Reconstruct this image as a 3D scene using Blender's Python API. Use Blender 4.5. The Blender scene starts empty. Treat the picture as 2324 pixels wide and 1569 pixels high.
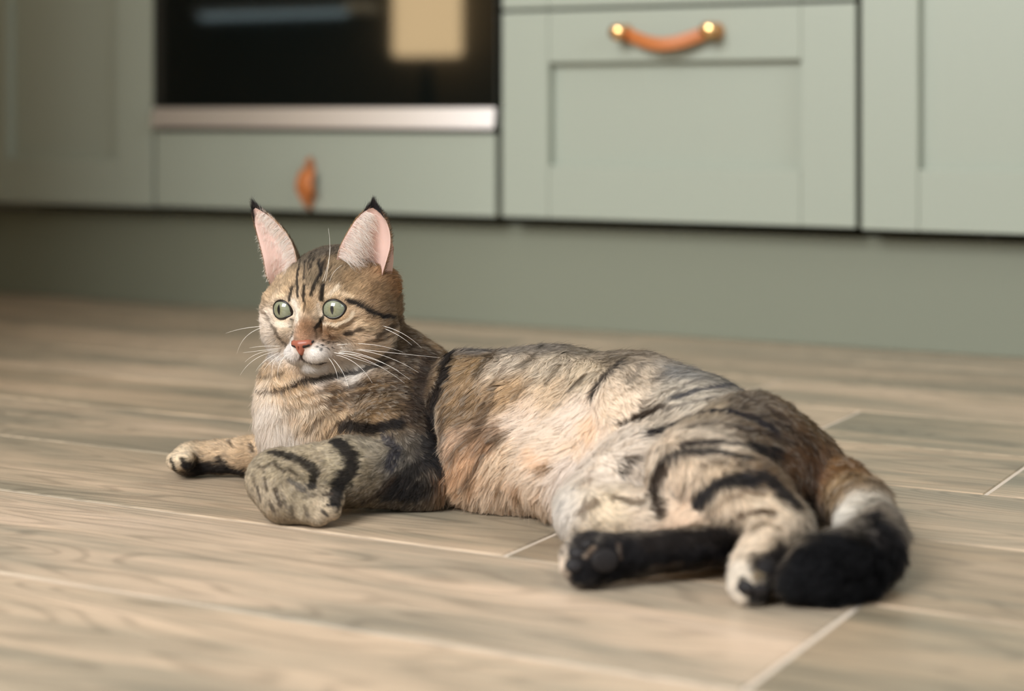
import bpy, bmesh, math, random
import numpy as np
from mathutils import Vector, Matrix
from mathutils.bvhtree import BVHTree
from mathutils.kdtree import KDTree

S = bpy.context.scene
C = S.collection

# ---------------------------------------------------------------- camera, world, lights, exposure
FPX, HZ, CAMH, CXP = 4215.0, 250.0, 0.294, 1162.0      # focal length in pixels, horizon row, camera height, centre column
cam = bpy.data.objects.new('camera', bpy.data.cameras.new('camera'))
C.objects.link(cam)
cam.location = (0, 0, CAMH)
cam.rotation_euler = (math.pi / 2, 0, 0)
cam.data.sensor_width = 36.0
cam.data.lens = FPX / 2324 * 36
cam.data.shift_y = -(784.5 - HZ) / 2324
cam.data.dof.use_dof = True
cam.data.dof.focus_distance = 1.40
cam.data.dof.aperture_fstop = 3.3
cam.data.clip_start = 0.02
S.camera = cam

S.view_settings.view_transform = 'Standard'
S.view_settings.look = 'None'
S.view_settings.gamma = 1
S.view_settings.use_curve_mapping = False
S.view_settings.exposure = 0.0
S.cycles.use_denoising = True
S.cycles_curves.shape = 'RIBBONS'
S.cycles.max_bounces = 8
S.cycles.diffuse_bounces = 4

w = bpy.data.worlds.new('sky'); S.world = w; w.use_nodes = True
w.node_tree.nodes['Background'].inputs[0].default_value = (0.75, 0.87, 1.0, 1)
w.node_tree.nodes['Background'].inputs[1].default_value = 1.0

TH = math.radians(-28.754)                                # the cabinet run is turned by this angle
RZ = Matrix.Rotation(TH, 4, 'Z')
def K(a, y, z=0.0):                                       # kitchen frame (a along the run, y into it) -> world
    return RZ @ Vector((a, y, z))

def area(name, loc, aim, sx, sy, power, col, spread=180):
    L = bpy.data.lights.new(name, 'AREA'); L.shape = 'RECTANGLE'; L.size = sx; L.size_y = sy
    L.energy = power; L.color = col; L.spread = math.radians(spread)
    o = bpy.data.objects.new(name, L); C.objects.link(o); o.location = loc
    o.rotation_euler = (Vector(aim) - Vector(loc)).to_track_quat('-Z', 'Y').to_euler()
    return o
WIN = (-1.90, -0.25, 1.05, 2.45)                          # the window opening in the wall behind the camera
WY = -1.25
area('window_daylight', K((WIN[0] + WIN[1]) / 2, WY - 0.12, (WIN[2] + WIN[3]) / 2), K((WIN[0] + WIN[1]) / 2, 1.4, 0.3),
     WIN[1] - WIN[0], WIN[3] - WIN[2], 168, (0.975, 0.985, 1.0))
WIN2 = (0.0, 1.5, 0.9, 2.1)                               # a second window, in the wall on the right
area('window_daylight_right', K(2.12, .75, 1.5), K(-.8, .95, .3), 1.5, 1.2, 26, (0.80, 0.90, 1.0))

# ---------------------------------------------------------------- helpers
def lin(c):
    c = np.asarray(c, float) / 255.0
    return np.where(c <= 0.04045, c / 12.92, ((c + 0.055) / 1.055) ** 2.4)
def rgba(c):
    l = lin(c); return (float(l[0]), float(l[1]), float(l[2]), 1)

def mat(name, col=(128, 128, 128), rough=0.5, metal=0.0, spec=0.5, **kw):
    m = bpy.data.materials.new(name); m.use_nodes = True
    b = m.node_tree.nodes['Principled BSDF']
    b.inputs['Base Color'].default_value = rgba(col)
    b.inputs['Roughness'].default_value = rough
    b.inputs['Metallic'].default_value = metal
    b.inputs['Specular IOR Level'].default_value = spec
    for k, v in kw.items():
        b.inputs[k].default_value = v
    return m
def N(m, typ, **props):
    n = m.node_tree.nodes.new(typ)
    for k, v in props.items(): setattr(n, k, v)
    return n
def LK(m, a, b): m.node_tree.links.new(a, b)
def BS(m): return m.node_tree.nodes['Principled BSDF']

def link(name, me, m=None, parent=None, loc=None, rz=None):
    o = bpy.data.objects.new(name, me); C.objects.link(o)
    if m is not None and hasattr(me, 'materials') and not me.materials: me.materials.append(m)
    if parent is not None: o.parent = parent
    if loc is not None: o.location = loc
    if rz is not None: o.rotation_euler = (0, 0, rz)
    return o
def empty(name, loc, rz=0.0):
    o = bpy.data.objects.new(name, None); C.objects.link(o); o.location = loc; o.rotation_euler = (0, 0, rz)
    o.empty_display_size = 0.05
    return o
def tag(o, label=None, cat=None, group=None, kind=None):
    if label: o['label'] = label
    if cat: o['category'] = cat
    if group: o['group'] = group
    if kind: o['kind'] = kind
    return o

def bm_box(bm, x0, x1, y0, y1, z0, z1, bev=0.0, seg=2):
    b = bmesh.new()
    bmesh.ops.create_cube(b, size=1.0)
    for v in b.verts:
        v.co = Vector((x0 + (v.co.x + .5) * (x1 - x0), y0 + (v.co.y + .5) * (y1 - y0), z0 + (v.co.z + .5) * (z1 - z0)))
    if bev > 0:
        bmesh.ops.bevel(b, geom=b.edges[:], offset=bev, segments=seg, affect='EDGES', profile=0.5)
    me = bpy.data.meshes.new('tmp'); b.to_mesh(me); b.free(); bm.from_mesh(me); bpy.data.meshes.remove(me)
def boxes(name, lst, m, parent=None, bev=0.0, smooth=False, seg=2, loc=None, rz=None):
    bm = bmesh.new()
    for q in lst: bm_box(bm, *q, bev=bev, seg=seg)
    me = bpy.data.meshes.new(name); bm.to_mesh(me); bm.free()
    if smooth: me.shade_smooth()
    return link(name, me, m, parent, loc, rz)

# ---------------------------------------------------------------- materials of the room
def paint(name, col, rough=0.42, grain=0.0):
    m = mat(name, col, rough, spec=0.35)
    t = N(m, 'ShaderNodeTexCoord'); n = N(m, 'ShaderNodeTexNoise'); n.inputs['Scale'].default_value = 260
    bp = N(m, 'ShaderNodeBump'); bp.inputs['Strength'].default_value = 0.03; bp.inputs['Distance'].default_value = 0.001
    LK(m, t.outputs['Object'], n.inputs['Vector']); LK(m, n.outputs['Fac'], bp.inputs['Height']); LK(m, bp.outputs['Normal'], BS(m).inputs['Normal'])
    return m
SAGE = paint('sage_paint', (152, 157, 143))
SAGE_IN = paint('sage_edge', (150, 168, 142))
WALLW = paint('warm_white_wall', (214, 208, 196), 0.8)
WALLD = paint('brown_wall', (92, 84, 70), 0.8)
CEIL = paint('ceiling_white', (228, 226, 220), 0.9)
CARC = mat('carcass_dark', (70, 74, 64), 0.7)

# ---------------------------------------------------------------- room shell (kitchen frame)
A0, A1, Y0, Y1, ZC = -3.6, 2.0, WY, 2.78, 2.7
def kbox(name, lst, m, kind='structure', bev=0.0, parent=None):
    o = boxes(name, lst, m, None, bev, rz=TH)
    if parent is not None: o.parent = parent; o.rotation_euler = (0, 0, 0)
    if kind: o['kind'] = kind
    return o
kbox('wall_back', [(A0, A1, Y1, Y1 + .1, 0, ZC)], WALLW)
kbox('wall_left', [(A0 - .1, A0, Y0, Y1, 0, ZC)], WALLD)
kbox('wall_right', [(A1, A1 + .1, Y0, WIN2[0], 0, ZC), (A1, A1 + .1, WIN2[1], Y1, 0, ZC), (A1, A1 + .1, WIN2[0], WIN2[1], 0, WIN2[2]), (A1, A1 + .1, WIN2[0], WIN2[1], WIN2[3], ZC)], WALLW)
kbox('wall_front', [(A0, WIN[0], Y0 - .1, Y0, 0, ZC), (WIN[1], A1, Y0 - .1, Y0, 0, ZC),
                    (WIN[0], WIN[1], Y0 - .1, Y0, 0, WIN[2]), (WIN[0], WIN[1], Y0 - .1, Y0, WIN[3], ZC)], WALLW)
kbox('ceiling', [(A0, A1, Y0, Y1, ZC, ZC + .1)], CEIL)
PART = (-1.46, 0.86)                                     # free end of an unseen partition added to keep daylight off the left cabinets
kbox('shade_partition', [(-2.75, PART[0], PART[1], PART[1] + .12, 0, ZC)], WALLD)
wf = kbox('window_1', [(WIN[0], WIN[0] + .05, Y0 - .07, Y0 - .02, WIN[2], WIN[3]), (WIN[1] - .05, WIN[1], Y0 - .07, Y0 - .02, WIN[2], WIN[3]),
                  (WIN[0] + .05, WIN[1] - .05, Y0 - .07, Y0 - .02, WIN[2], WIN[2] + .05), (WIN[0] + .05, WIN[1] - .05, Y0 - .07, Y0 - .02, WIN[3] - .05, WIN[3]),
                  ((WIN[0] + WIN[1]) / 2 - .03, (WIN[0] + WIN[1]) / 2 + .03, Y0 - .07, Y0 - .02, WIN[2] + .05, WIN[3] - .05)], mat('window_white', (225, 225, 222), .4))

kbox('window_2', [(A1 + .02, A1 + .07, WIN2[0], WIN2[0] + .05, WIN2[2], WIN2[3]), (A1 + .02, A1 + .07, WIN2[1] - .05, WIN2[1], WIN2[2], WIN2[3]),
                  (A1 + .02, A1 + .07, WIN2[0] + .05, WIN2[1] - .05, WIN2[2], WIN2[2] + .05), (A1 + .02, A1 + .07, WIN2[0] + .05, WIN2[1] - .05, WIN2[3] - .05, WIN2[3])], mat('window_white_2', (225, 225, 222), .4))
# ---------------------------------------------------------------- floor of wood-look planks
def plank_mat():
    m = mat('wood_plank', (170, 145, 115), 0.36, spec=0.45)
    t = N(m, 'ShaderNodeTexCoord'); oi = N(m, 'ShaderNodeObjectInfo')
    off = N(m, 'ShaderNodeVectorMath', operation='SCALE'); off.inputs['Scale'].default_value = 13.7
    cx = N(m, 'ShaderNodeCombineXYZ')
    for i in range(3): LK(m, oi.outputs['Random'], cx.inputs[i])
    LK(m, cx.outputs[0], off.inputs[0])
    add = N(m, 'ShaderNodeVectorMath', operation='ADD'); LK(m, t.outputs['Object'], add.inputs[0]); LK(m, off.outputs[0], add.inputs[1])
    def noise(sc, scale, detail, rough=0.55, dist=0.0):
        mp = N(m, 'ShaderNodeMapping'); mp.inputs['Scale'].default_value = sc; LK(m, add.outputs[0], mp.inputs['Vector'])
        n = N(m, 'ShaderNodeTexNoise'); n.inputs['Scale'].default_value = scale; n.inputs['Detail'].default_value = detail
        n.inputs['Roughness'].default_value = rough; n.inputs['Distortion'].default_value = dist
        LK(m, mp.outputs[0], n.inputs['Vector']); return n
    big = noise((1.6, 9, 1), 1.6, 3, 0.55, 0.6)           # broad streaks
    mid = noise((3.0, 26, 1), 2.2, 5, 0.6, 0.9)           # grain bands
    fine = noise((8, 190, 1), 3.0, 4, 0.7, 0.2)           # pores
    # cathedral rings
    mpw = N(m, 'ShaderNodeMapping'); mpw.inputs['Scale'].default_value = (1.0, 6.0, 1); LK(m, add.outputs[0], mpw.inputs['Vector'])
    dn = N(m, 'ShaderNodeTexNoise'); dn.inputs['Scale'].default_value = 2.2; dn.inputs['Detail'].default_value = 1.5; LK(m, mpw.outputs[0], dn.inputs['Vector'])
    ring = N(m, 'ShaderNodeMath', operation='MULTIPLY'); ring.inputs[1].default_value = 150; LK(m, dn.outputs['Fac'], ring.inputs[0])
    sn = N(m, 'ShaderNodeMath', operation='SINE'); LK(m, ring.outputs[0], sn.inputs[0])
    r1 = N(m, 'ShaderNodeValToRGB'); LK(m, big.outputs['Fac'], r1.inputs['Fac'])
    e = r1.color_ramp.elements
    e[0].position = 0.30; e[0].color = rgba((146, 137, 119)); e[1].position = 0.72; e[1].color = rgba((214, 190, 164))
    q = e.new(0.42); q.color = rgba((172, 157, 135)); q = e.new(0.55); q.color = rgba((198, 176, 150))
    r2 = N(m, 'ShaderNodeValToRGB'); LK(m, mid.outputs['Fac'], r2.inputs['Fac'])
    e = r2.color_ramp.elements; e[0].position = 0.30; e[0].color = (0.70, 0.72, 0.71, 1); e[1].position = 0.66; e[1].color = (1.08, 1.04, 1.0, 1)
    mx = N(m, 'ShaderNodeMixRGB', blend_type='MULTIPLY'); mx.inputs['Fac'].default_value = 0.62
    LK(m, r1.outputs[0], mx.inputs[1]); LK(m, r2.outputs[0], mx.inputs[2])
    r3 = N(m, 'ShaderNodeMapRange'); r3.inputs[1].default_value = -1; r3.inputs[2].default_value = -0.3; r3.inputs[3].default_value = 0.70; r3.inputs[4].default_value = 1.0
    LK(m, sn.outputs[0], r3.inputs[0])
    mx2 = N(m, 'ShaderNodeMixRGB', blend_type='MULTIPLY'); mx2.inputs['Fac'].default_value = 0.75
    LK(m, mx.outputs[0], mx2.inputs[1]); LK(m, r3.outputs[0], mx2.inputs[2])
    r4 = N(m, 'ShaderNodeMapRange'); r4.inputs[1].default_value = 0.32; r4.inputs[2].default_value = 0.5; r4.inputs[3].default_value = 0.75; r4.inputs[4].default_value = 1.0
    LK(m, fine.outputs['Fac'], r4.inputs[0])
    mx3 = N(m, 'ShaderNodeMixRGB', blend_type='MULTIPLY'); mx3.inputs['Fac'].default_value = 0.8
    LK(m, mx2.outputs[0], mx3.inputs[1]); LK(m, r4.outputs[0], mx3.inputs[2])
    # each plank its own tone
    hv = N(m, 'ShaderNodeHueSaturation'); mr = N(m, 'ShaderNodeMapRange'); mr.inputs[3].default_value = 0.80; mr.inputs[4].default_value = 0.96
    LK(m, oi.outputs['Random'], mr.inputs[0]); LK(m, mr.outputs[0], hv.inputs['Value']); LK(m, mx3.outputs[0], hv.inputs['Color'])
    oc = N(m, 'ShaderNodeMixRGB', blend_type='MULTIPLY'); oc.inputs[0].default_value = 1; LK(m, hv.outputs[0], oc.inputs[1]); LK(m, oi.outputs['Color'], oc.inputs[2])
    LK(m, oc.outputs[0], BS(m).inputs['Base Color'])
    bp = N(m, 'ShaderNodeBump'); bp.inputs['Strength'].default_value = 0.12; bp.inputs['Distance'].default_value = 0.0006
    LK(m, fine.outputs['Fac'], bp.inputs['Height']); LK(m, bp.outputs[0], BS(m).inputs['Normal'])
    rr = N(m, 'ShaderNodeMapRange'); rr.inputs[3].default_value = 0.30; rr.inputs[4].default_value = 0.46; LK(m, mid.outputs['Fac'], rr.inputs[0]); LK(m, rr.outputs[0], BS(m).inputs['Roughness'])
    return m
PLANK = plank_mat()
GROUT = mat('pale_grout', (202, 188, 172), 0.85)
floor = kbox('floor', [(A0, A1, Y0, Y1, -0.05, -0.0010)], GROUT)
PY = 2.215                                                # plinth plane
seam_b = [-.56, -.38, -.21, -.04, .125, .295, .462, .628, .796, .965, 1.144, 1.336, 1.525, 1.71, 1.90, 2.09, 2.28, 2.47, 2.66, 2.85, 3.04, 3.23, 3.42, 3.61, 3.80, 4.0, 4.12]
phase = {(6): -.575, 7: -.366, 8: -.95, 9: -.594, 10: -.35, 11: 0.25, 12: -.2}
PL = 1.2
rnd = random.Random(4)
cache = {}
TONE = {(10, 0): (.80, .79, .76, 1), (9, 0): (.72, .70, .67, 1), (10, -1): (1.16, 1.16, 1.20, 1), (11, -1): (1.08, 1.08, 1.10, 1), (7, -1): (1.0, .98, .95, 1), (7, 0): (.9, .92, .92, 1), (6, 0): (.9, .92, .9, 1)}   # window sheen put into the middle planks' colour; the rest toned by hand
gap = 0.0015
for i in range(len(seam_b) - 1):
    yb, ya = PY - seam_b[i], PY - seam_b[i + 1]
    ya, yb = max(ya, Y0), min(yb, Y1)
    if yb - ya < 0.02: continue
    wd = yb - ya - 2 * gap
    p = phase.get(i, rnd.uniform(0, PL))
    k0 = math.floor((A0 - p) / PL)
    for k in range(k0, k0 + 8):
        x0, x1 = p + k * PL, p + (k + 1) * PL
        x0, x1 = max(x0, A0), min(x1, A1)
        if x1 - x0 < 0.03: continue
        key = (round(x1 - x0, 4), round(wd, 4))
        if key not in cache:
            bm = bmesh.new(); L = x1 - x0 - 2 * gap
            b = 0.0012
            z0, z1, z2 = -0.012, -b, 0.0
            vs = [bm.verts.new(v) for v in [(-L/2, -wd/2, z0), (L/2, -wd/2, z0), (L/2, wd/2, z0), (-L/2, wd/2, z0),
                                            (-L/2, -wd/2, z1), (L/2, -wd/2, z1), (L/2, wd/2, z1), (-L/2, wd/2, z1),
                                            (-L/2+b, -wd/2+b, z2), (L/2-b, -wd/2+b, z2), (L/2-b, wd/2-b, z2), (-L/2+b, wd/2-b, z2)]]
            for r in (0, 4):
                for j in range(4): bm.faces.new([vs[r+j], vs[r+(j+1)%4], vs[r+4+(j+1)%4], vs[r+4+j]])
            bm.faces.new(vs[8:12])
            me = bpy.data.meshes.new('plank'); bm.to_mesh(me); bm.free(); me.materials.append(PLANK); cache[key] = me
        o = link('plank', cache[key], None, floor, ((x0 + x1) / 2, (ya + yb) / 2, 0))
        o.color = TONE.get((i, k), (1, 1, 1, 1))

# ---------------------------------------------------------------- the cabinet run
FY, FT = 2.165, 0.024                                     # front plane and thickness of the fronts
ZB, ZT = 0.151, 0.830
trim = kbox('baseboard_back', [(-3.4, 1.4, PY, PY + .016, 0.0005, 0.1385)], paint('sage_plinth', (120, 123, 107), .5), bev=0.001)
def fbox(a0, a1, z0, z1, d0=0.0, d1=FT): return (a0, a1, FY + d0, FY + d1, z0, z1)
def unit(name, a0, a1, label, cat, group=None):
    t = empty(name, K((a0 + a1) / 2, FY + FT + .27, ZB), TH)
    tag(t, label, cat, group); return t
def loc_of(t, lst):                                       # kitchen-frame boxes -> boxes local to a unit
    o = RZ.inverted() @ t.location
    return [(q[0]-o.x, q[1]-o.x, q[2]-o.y, q[3]-o.y, q[4]-o.z, q[5]-o.z) for q in lst]
def part(t, name, lst, m, bev=0.0012, parent=None, smooth=False):
    return boxes(name, loc_of(t, lst), m, parent or t, bev, smooth)
def carcass(t, a0, a1, z0=ZB + .004, z1=ZT):
    yb = FY + .58; y0 = FY + FT + .002; th = .016
    part(t, 'carcass', [(a0+.001, a0+th, y0, yb, z0, z1), (a1-th, a1-.001, y0, yb, z0, z1), (a0+th, a1-th, y0, yb, z0, z0+th),
                        (a0+th, a1-th, yb-.006, yb, z0+th, z1), (a0+th, a1-th, y0, yb, z1-th, z1)], CARC, 0)
def shaker(t, name, a0, a1, z0, z1, st=.0695, rb=.0695, rt=.0695, parent=None):
    """frame-and-panel front: two stiles, two rails, a recessed panel"""
    fr = part(t, name, [fbox(a0 + .004, a1 - .004, z0 + .004, z1 - .004, .0206, FT)], SAGE, 0)   # backing board
    o = fr
    part(t, 'stile', [fbox(a0, a0 + st, z0, z1, 0, .0200)], SAGE, parent=o)
    part(t, 'stile', [fbox(a1 - st, a1, z0, z1, 0, .0200)], SAGE, parent=o)
    part(t, 'rail', [fbox(a0 + st + .0003, a1 - st - .0003, z0, z0 + rb, 0.0006, .0200)], SAGE, parent=o)
    part(t, 'rail', [fbox(a0 + st + .0003, a1 - st - .0003, z1 - rt, z1, 0.0006, .0200)], SAGE, parent=o)
    part(t, 'panel', [fbox(a0 + st - .006, a1 - st + .006, z0 + rb - .006, z1 - rt + .006, .0155, .0205)], SAGE, 0, parent=o)
    return o
LEATHER = mat('tan_leather', (180, 106, 54), 0.5)
BRASS = mat('polished_brass', (226, 178, 120), 0.22, 1.0)
def tube_mesh(name, pts, w, th, m, parent):
    """a flat strap along a polyline (points in parent space): width along z, thickness along the normal"""
    bm = bmesh.new(); n = len(pts); rows = []
    for i, p in enumerate(pts):
        p = Vector(p); a = Vector(pts[max(i-1, 0)]); b = Vector(pts[min(i+1, n-1)]); tg = (b - a).normalized()
        ww = w if not callable(w) else w(i / (n - 1))
        up, out = Vector((0, 0, 1)), None
        if abs(tg.z) > .8: up = Vector((1, 0, 0))
        out = tg.cross(up).normalized(); up = out.cross(tg).normalized()
        rows.append([bm.verts.new(p + up * (sx * ww / 2) + out * (sy * th / 2)) for sx, sy in ((-1, -.5), (-.86, -1), (.86, -1), (1, -.5), (1, .5), (.86, 1), (-.86, 1), (-1, .5))])
    for r0, r1 in zip(rows, rows[1:]):
        for j in range(8): bm.faces.new([r0[j], r0[(j+1) % 8], r1[(j+1) % 8], r1[j]])
    bm.faces.new(rows[0]); bm.faces.new(rows[-1][::-1])
    bmesh.ops.recalc_face_normals(bm, faces=bm.faces[:])
    me = bpy.data.meshes.new(name); bm.to_mesh(me); bm.free(); me.shade_smooth()
    return link(name, me, m, parent)
def lathe_y(name, prof, m, parent, loc, seg=24):
    """revolve (r, y) about the y axis"""
    bm = bmesh.new(); rows = []
    for r, y in prof:
        rows.append([bm.verts.new((r * math.cos(2*math.pi*k/seg), y, r * math.sin(2*math.pi*k/seg))) for k in range(seg)])
    for r0, r1 in zip(rows, rows[1:]):
        for k in range(seg): bm.faces.new([r0[k], r0[(k+1) % seg], r1[(k+1) % seg], r1[k]])
    bm.faces.new(rows[0]); bm.faces.new(rows[-1])
    bmesh.ops.recalc_face_normals(bm, faces=bm.faces[:])
    me = bpy.data.meshes.new(name); bm.to_mesh(me); bm.free(); me.shade_smooth()
    return link(name, me, m, parent, loc)
KNOB = [(r_ * 1.3, y_) for r_, y_ in [(.0001, -.034), (.0050, -.0338), (.0074, -.032), (.0080, -.029), (.0080, -.0165), (.0074, -.0150), (.0052, -.0140), (.0052, -.004), (.0085, -.0025), (.0085, -.0002)]]
def strap_handle(t, a0, a1, z, parent, sag=.016):
    o = RZ.inverted() @ t.location
    for a in (a0, a1):
        lathe_y('knob', KNOB, BRASS, parent, (a - o.x, FY - o.y, z - o.z))
    pts = []
    n = 22
    for i in range(n + 1):
        s = i / n; a = a0 - .010 + (a1 - a0 + .020) * s
        e = math.sin(math.pi * min(max((s * 1.16 - .08), 0), 1)) ** 1.25
        pts.append((a - o.x, FY - .0125 - .012 * e - o.y, z - sag * e - o.z))
    tube_mesh('strap', pts, .0165, .0034, LEATHER, parent)

# left cabinet
u = unit('base_cabinet', -2.158, -1.797, 'shaded sage green shaker cabinet left of the oven', 'cabinet')
carcass(u, -2.158, -1.797)
shaker(u, 'door', -2.157, -1.798, .150, ZT)
# one further cabinet to the left, out of frame edge
u = unit('base_cabinet', -2.62, -2.161, 'sage green cabinet at the far left end of the run', 'cabinet')
carcass(u, -2.62, -2.161); shaker(u, 'door', -2.619, -2.162, .150, ZT)
# drawer housing under the oven
u = unit('oven_housing', -1.795, -1.207, 'sage green housing with flat drawer below the black oven', 'cabinet')
carcass(u, -1.795, -1.207, ZB + .004, .262)
d = part(u, 'drawer', [fbox(-1.7925, -1.2135, .151, .2625)], SAGE, .0015)
o_ = RZ.inverted() @ u.location
tab = []
for i in range(19):                                       # folded leather tab pull
    s = i / 18; ang = math.pi * s
    tab.append((-1.5085 - o_.x, FY - .0015 - .020 * math.sin(ang) ** .8 - o_.y, .2205 - .056 * s - .004 * math.sin(ang) - o_.z))
tube_mesh('tab_handle', tab, lambda s: .020 + .008 * math.sin(math.pi * min(1, s * .75)), .005, LEATHER, d)
# oven
u = unit('oven', -1.795, -1.207, 'built-in black glass oven with a stainless bottom trim', 'oven')
OZ = .2985
STEEL = mat('brushed_steel', (226, 222, 220), 0.46, 1.0)
ENAM = mat('dark_enamel', (16, 18, 18), 0.5)
part(u, 'cavity', [(-1.79, -1.77, FY + .03, FY + .5, .268, .80), (-1.232, -1.212, FY + .03, FY + .5, .268, .80), (-1.77, -1.232, FY + .03, FY + .5, .268, .288),
                   (-1.77, -1.232, FY + .03, FY + .5, .78, .80), (-1.77, -1.232, FY + .48, FY + .5, .288, .78)], ENAM, 0)
GL = mat('black_oven_glass', (6, 12, 12), 0.05, spec=0.5, IOR=2.3)
part(u, 'door_glass', [fbox(-1.792, -1.210, OZ, .70, -.004, .016)], GL, .001)
def prism_x(t, name, a0, a1, prof, m):                    # a profile (y, z) in the kitchen frame, run along the cabinets
    o = RZ.inverted() @ t.location; bm = bmesh.new()
    r0 = [bm.verts.new((a0 - o.x, y - o.y, z - o.z)) for y, z in prof]; r1 = [bm.verts.new((a1 - o.x, y - o.y, z - o.z)) for y, z in prof]
    n = len(prof)
    for k in range(n): bm.faces.new([r0[k], r0[(k+1) % n], r1[(k+1) % n], r1[k]])
    bm.faces.new(r0); bm.faces.new(r1[::-1]); bmesh.ops.recalc_face_normals(bm, faces=bm.faces[:])
    bmesh.ops.bevel(bm, geom=bm.edges[:], offset=.001, segments=2, affect='EDGES')
    me = bpy.data.meshes.new(name); bm.to_mesh(me); bm.free()
    return link(name, me, m, t)
prism_x(u, 'bottom_trim', -1.792, -1.210, [(FY - .013, .2685), (FY - .013, .2705), (FY - .0075, OZ - .0012), (FY + .018, OZ - .0012), (FY + .018, .2685)], STEEL)
part(u, 'control_panel', [fbox(-1.792, -1.210, .703, .80, -.002, .018)], STEEL, .002)
part(u, 'door_bar', [fbox(-1.72, -1.28, .655, .669, -.05, -.036), fbox(-1.70, -1.685, .655, .669, -.0365, -.0035), fbox(-1.315, -1.30, .655, .669, -.0365, -.0035)], STEEL, .003)
# drawer unit
u = unit('drawer_cabinet', -1.204, -.714, 'pale sage drawer cabinet with a tan leather strap handle', 'cabinet')
carcass(u, -1.204, -.714)
o = shaker(u, 'drawer', -1.203, -.715, .1515, .4240, rt=.0680)
strap_handle(u, -1.0205, -.8955, .3930, o)
o = shaker(u, 'drawer', -1.203, -.715, .4285, ZT, rt=.0680)
strap_handle(u, -1.0205, -.8955, .797, o)
# right cabinet
u = unit('base_cabinet', -.7085, -.110, 'lit sage green shaker cabinet right of the drawers', 'cabinet')
carcass(u, -.7085, -.110)
shaker(u, 'door', -.7075, -.111, .150, ZT, rb=.0735)
u = unit('base_cabinet', -.107, .49, 'sage green cabinet at the right end of the run', 'cabinet')
carcass(u, -.107, .49); shaker(u, 'door', -.106, .489, .150, ZT)
wt = boxes('worktop', [(-1.6, 1.6, -.30, .30, 0, .036)], mat('oak_worktop', (170, 130, 90), .5), None, .002, loc=K(-1.02, FY - .02 + .30, ZT + .0005), rz=TH)
tag(wt, 'wooden worktop over the green base cabinets', 'worktop')

# ---------------------------------------------------------------- added glowing shapes behind the viewer's left, seen only mirrored in the oven door
def emit(name, col, strength):
    m = mat(name, col, .8); BS(m).inputs['Emission Color'].default_value = rgba(col); BS(m).inputs['Emission Strength'].default_value = strength; return m
fl = empty('reflection_panel', K(-1.99, 1.058), TH); tag(fl, 'unseen glowing tan panel on a stand, added for the oven reflection', 'reflection panel')
boxes('glow_panel', [(-.072, .072, -.022, .022, .405, 1.15)], emit('tan_glow', (222, 192, 146), 4.8), fl, .006)
boxes('pole', [(-.010, .010, -.010, .010, .021, .404)], mat('stand_black', (20, 20, 20), .4), fl, .002)
boxes('panel_base', [(-.09, .09, -.07, .07, .001, .020)], mat('stand_black_2', (20, 20, 20), .4), fl, .004)
sh = empty('reflection_board', K(-2.36, PART[1] + .12 + .061, .49), TH); tag(sh, 'unseen narrow board with a glowing cool strip, added for the oven reflection', 'reflection strip')
boxes('board', [(-.20, .20, -.06, .06, .012, .032)], mat('board_white', (200, 204, 204), .5), sh, .001)
boxes('glow_strip', [(-.19, .19, .04, .052, .004, .0115)], emit('cool_glow', (190, 214, 220), 1.6), sh)
# ================================================================= the cat
rng = np.random.default_rng(7)
def at(u, v, Y):
    return np.array([(u - CXP) * Y / FPX, Y, CAMH - (v - HZ) * Y / FPX])

# ---- a scalar field on a grid, smooth unions, surface nets
class Grid:
    def __init__(s, lo, hi, h):
        s.lo = np.array(lo, float); s.h = h
        s.n = np.ceil((np.array(hi) - s.lo) / h).astype(int) + 1
        s.ax = [s.lo[i] + h * np.arange(s.n[i]) for i in range(3)]
    def new(s): return np.full(s.n, 1.0, np.float32)
    def block(s, lo, hi):
        a = np.clip(np.floor((np.array(lo) - s.lo) / s.h).astype(int), 0, s.n)
        b = np.clip(np.ceil((np.array(hi) - s.lo) / s.h).astype(int) + 1, 0, s.n)
        sl = tuple(slice(a[i], b[i]) for i in range(3))
        X = s.ax[0][sl[0]][:, None, None].astype(np.float32); Y = s.ax[1][sl[1]][None, :, None].astype(np.float32); Z = s.ax[2][sl[2]][None, None, :].astype(np.float32)
        return sl, X, Y, Z
def smin(a, b, k):
    if k <= 0: return np.minimum(a, b)
    h = np.clip(0.5 + 0.5 * (b - a) / k, 0, 1)
    return b + (a - b) * h - k * h * (1 - h)
def cap(g, D, p, q, r0, r1, k):
    p = np.asarray(p, float); q = np.asarray(q, float); m = max(r0, r1) + k + 3 * g.h
    sl, X, Y, Z = g.block(np.minimum(p, q) - m, np.maximum(p, q) + m)
    d = q - p; L2 = float(d @ d) + 1e-12
    t = np.clip(((X - p[0]) * d[0] + (Y - p[1]) * d[1] + (Z - p[2]) * d[2]) / L2, 0, 1)
    dist = np.sqrt((X - p[0] - t * d[0]) ** 2 + (Y - p[1] - t * d[1]) ** 2 + (Z - p[2] - t * d[2]) ** 2) - (r0 + (r1 - r0) * t)
    D[sl] = smin(D[sl], dist.astype(np.float32), k)
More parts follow.
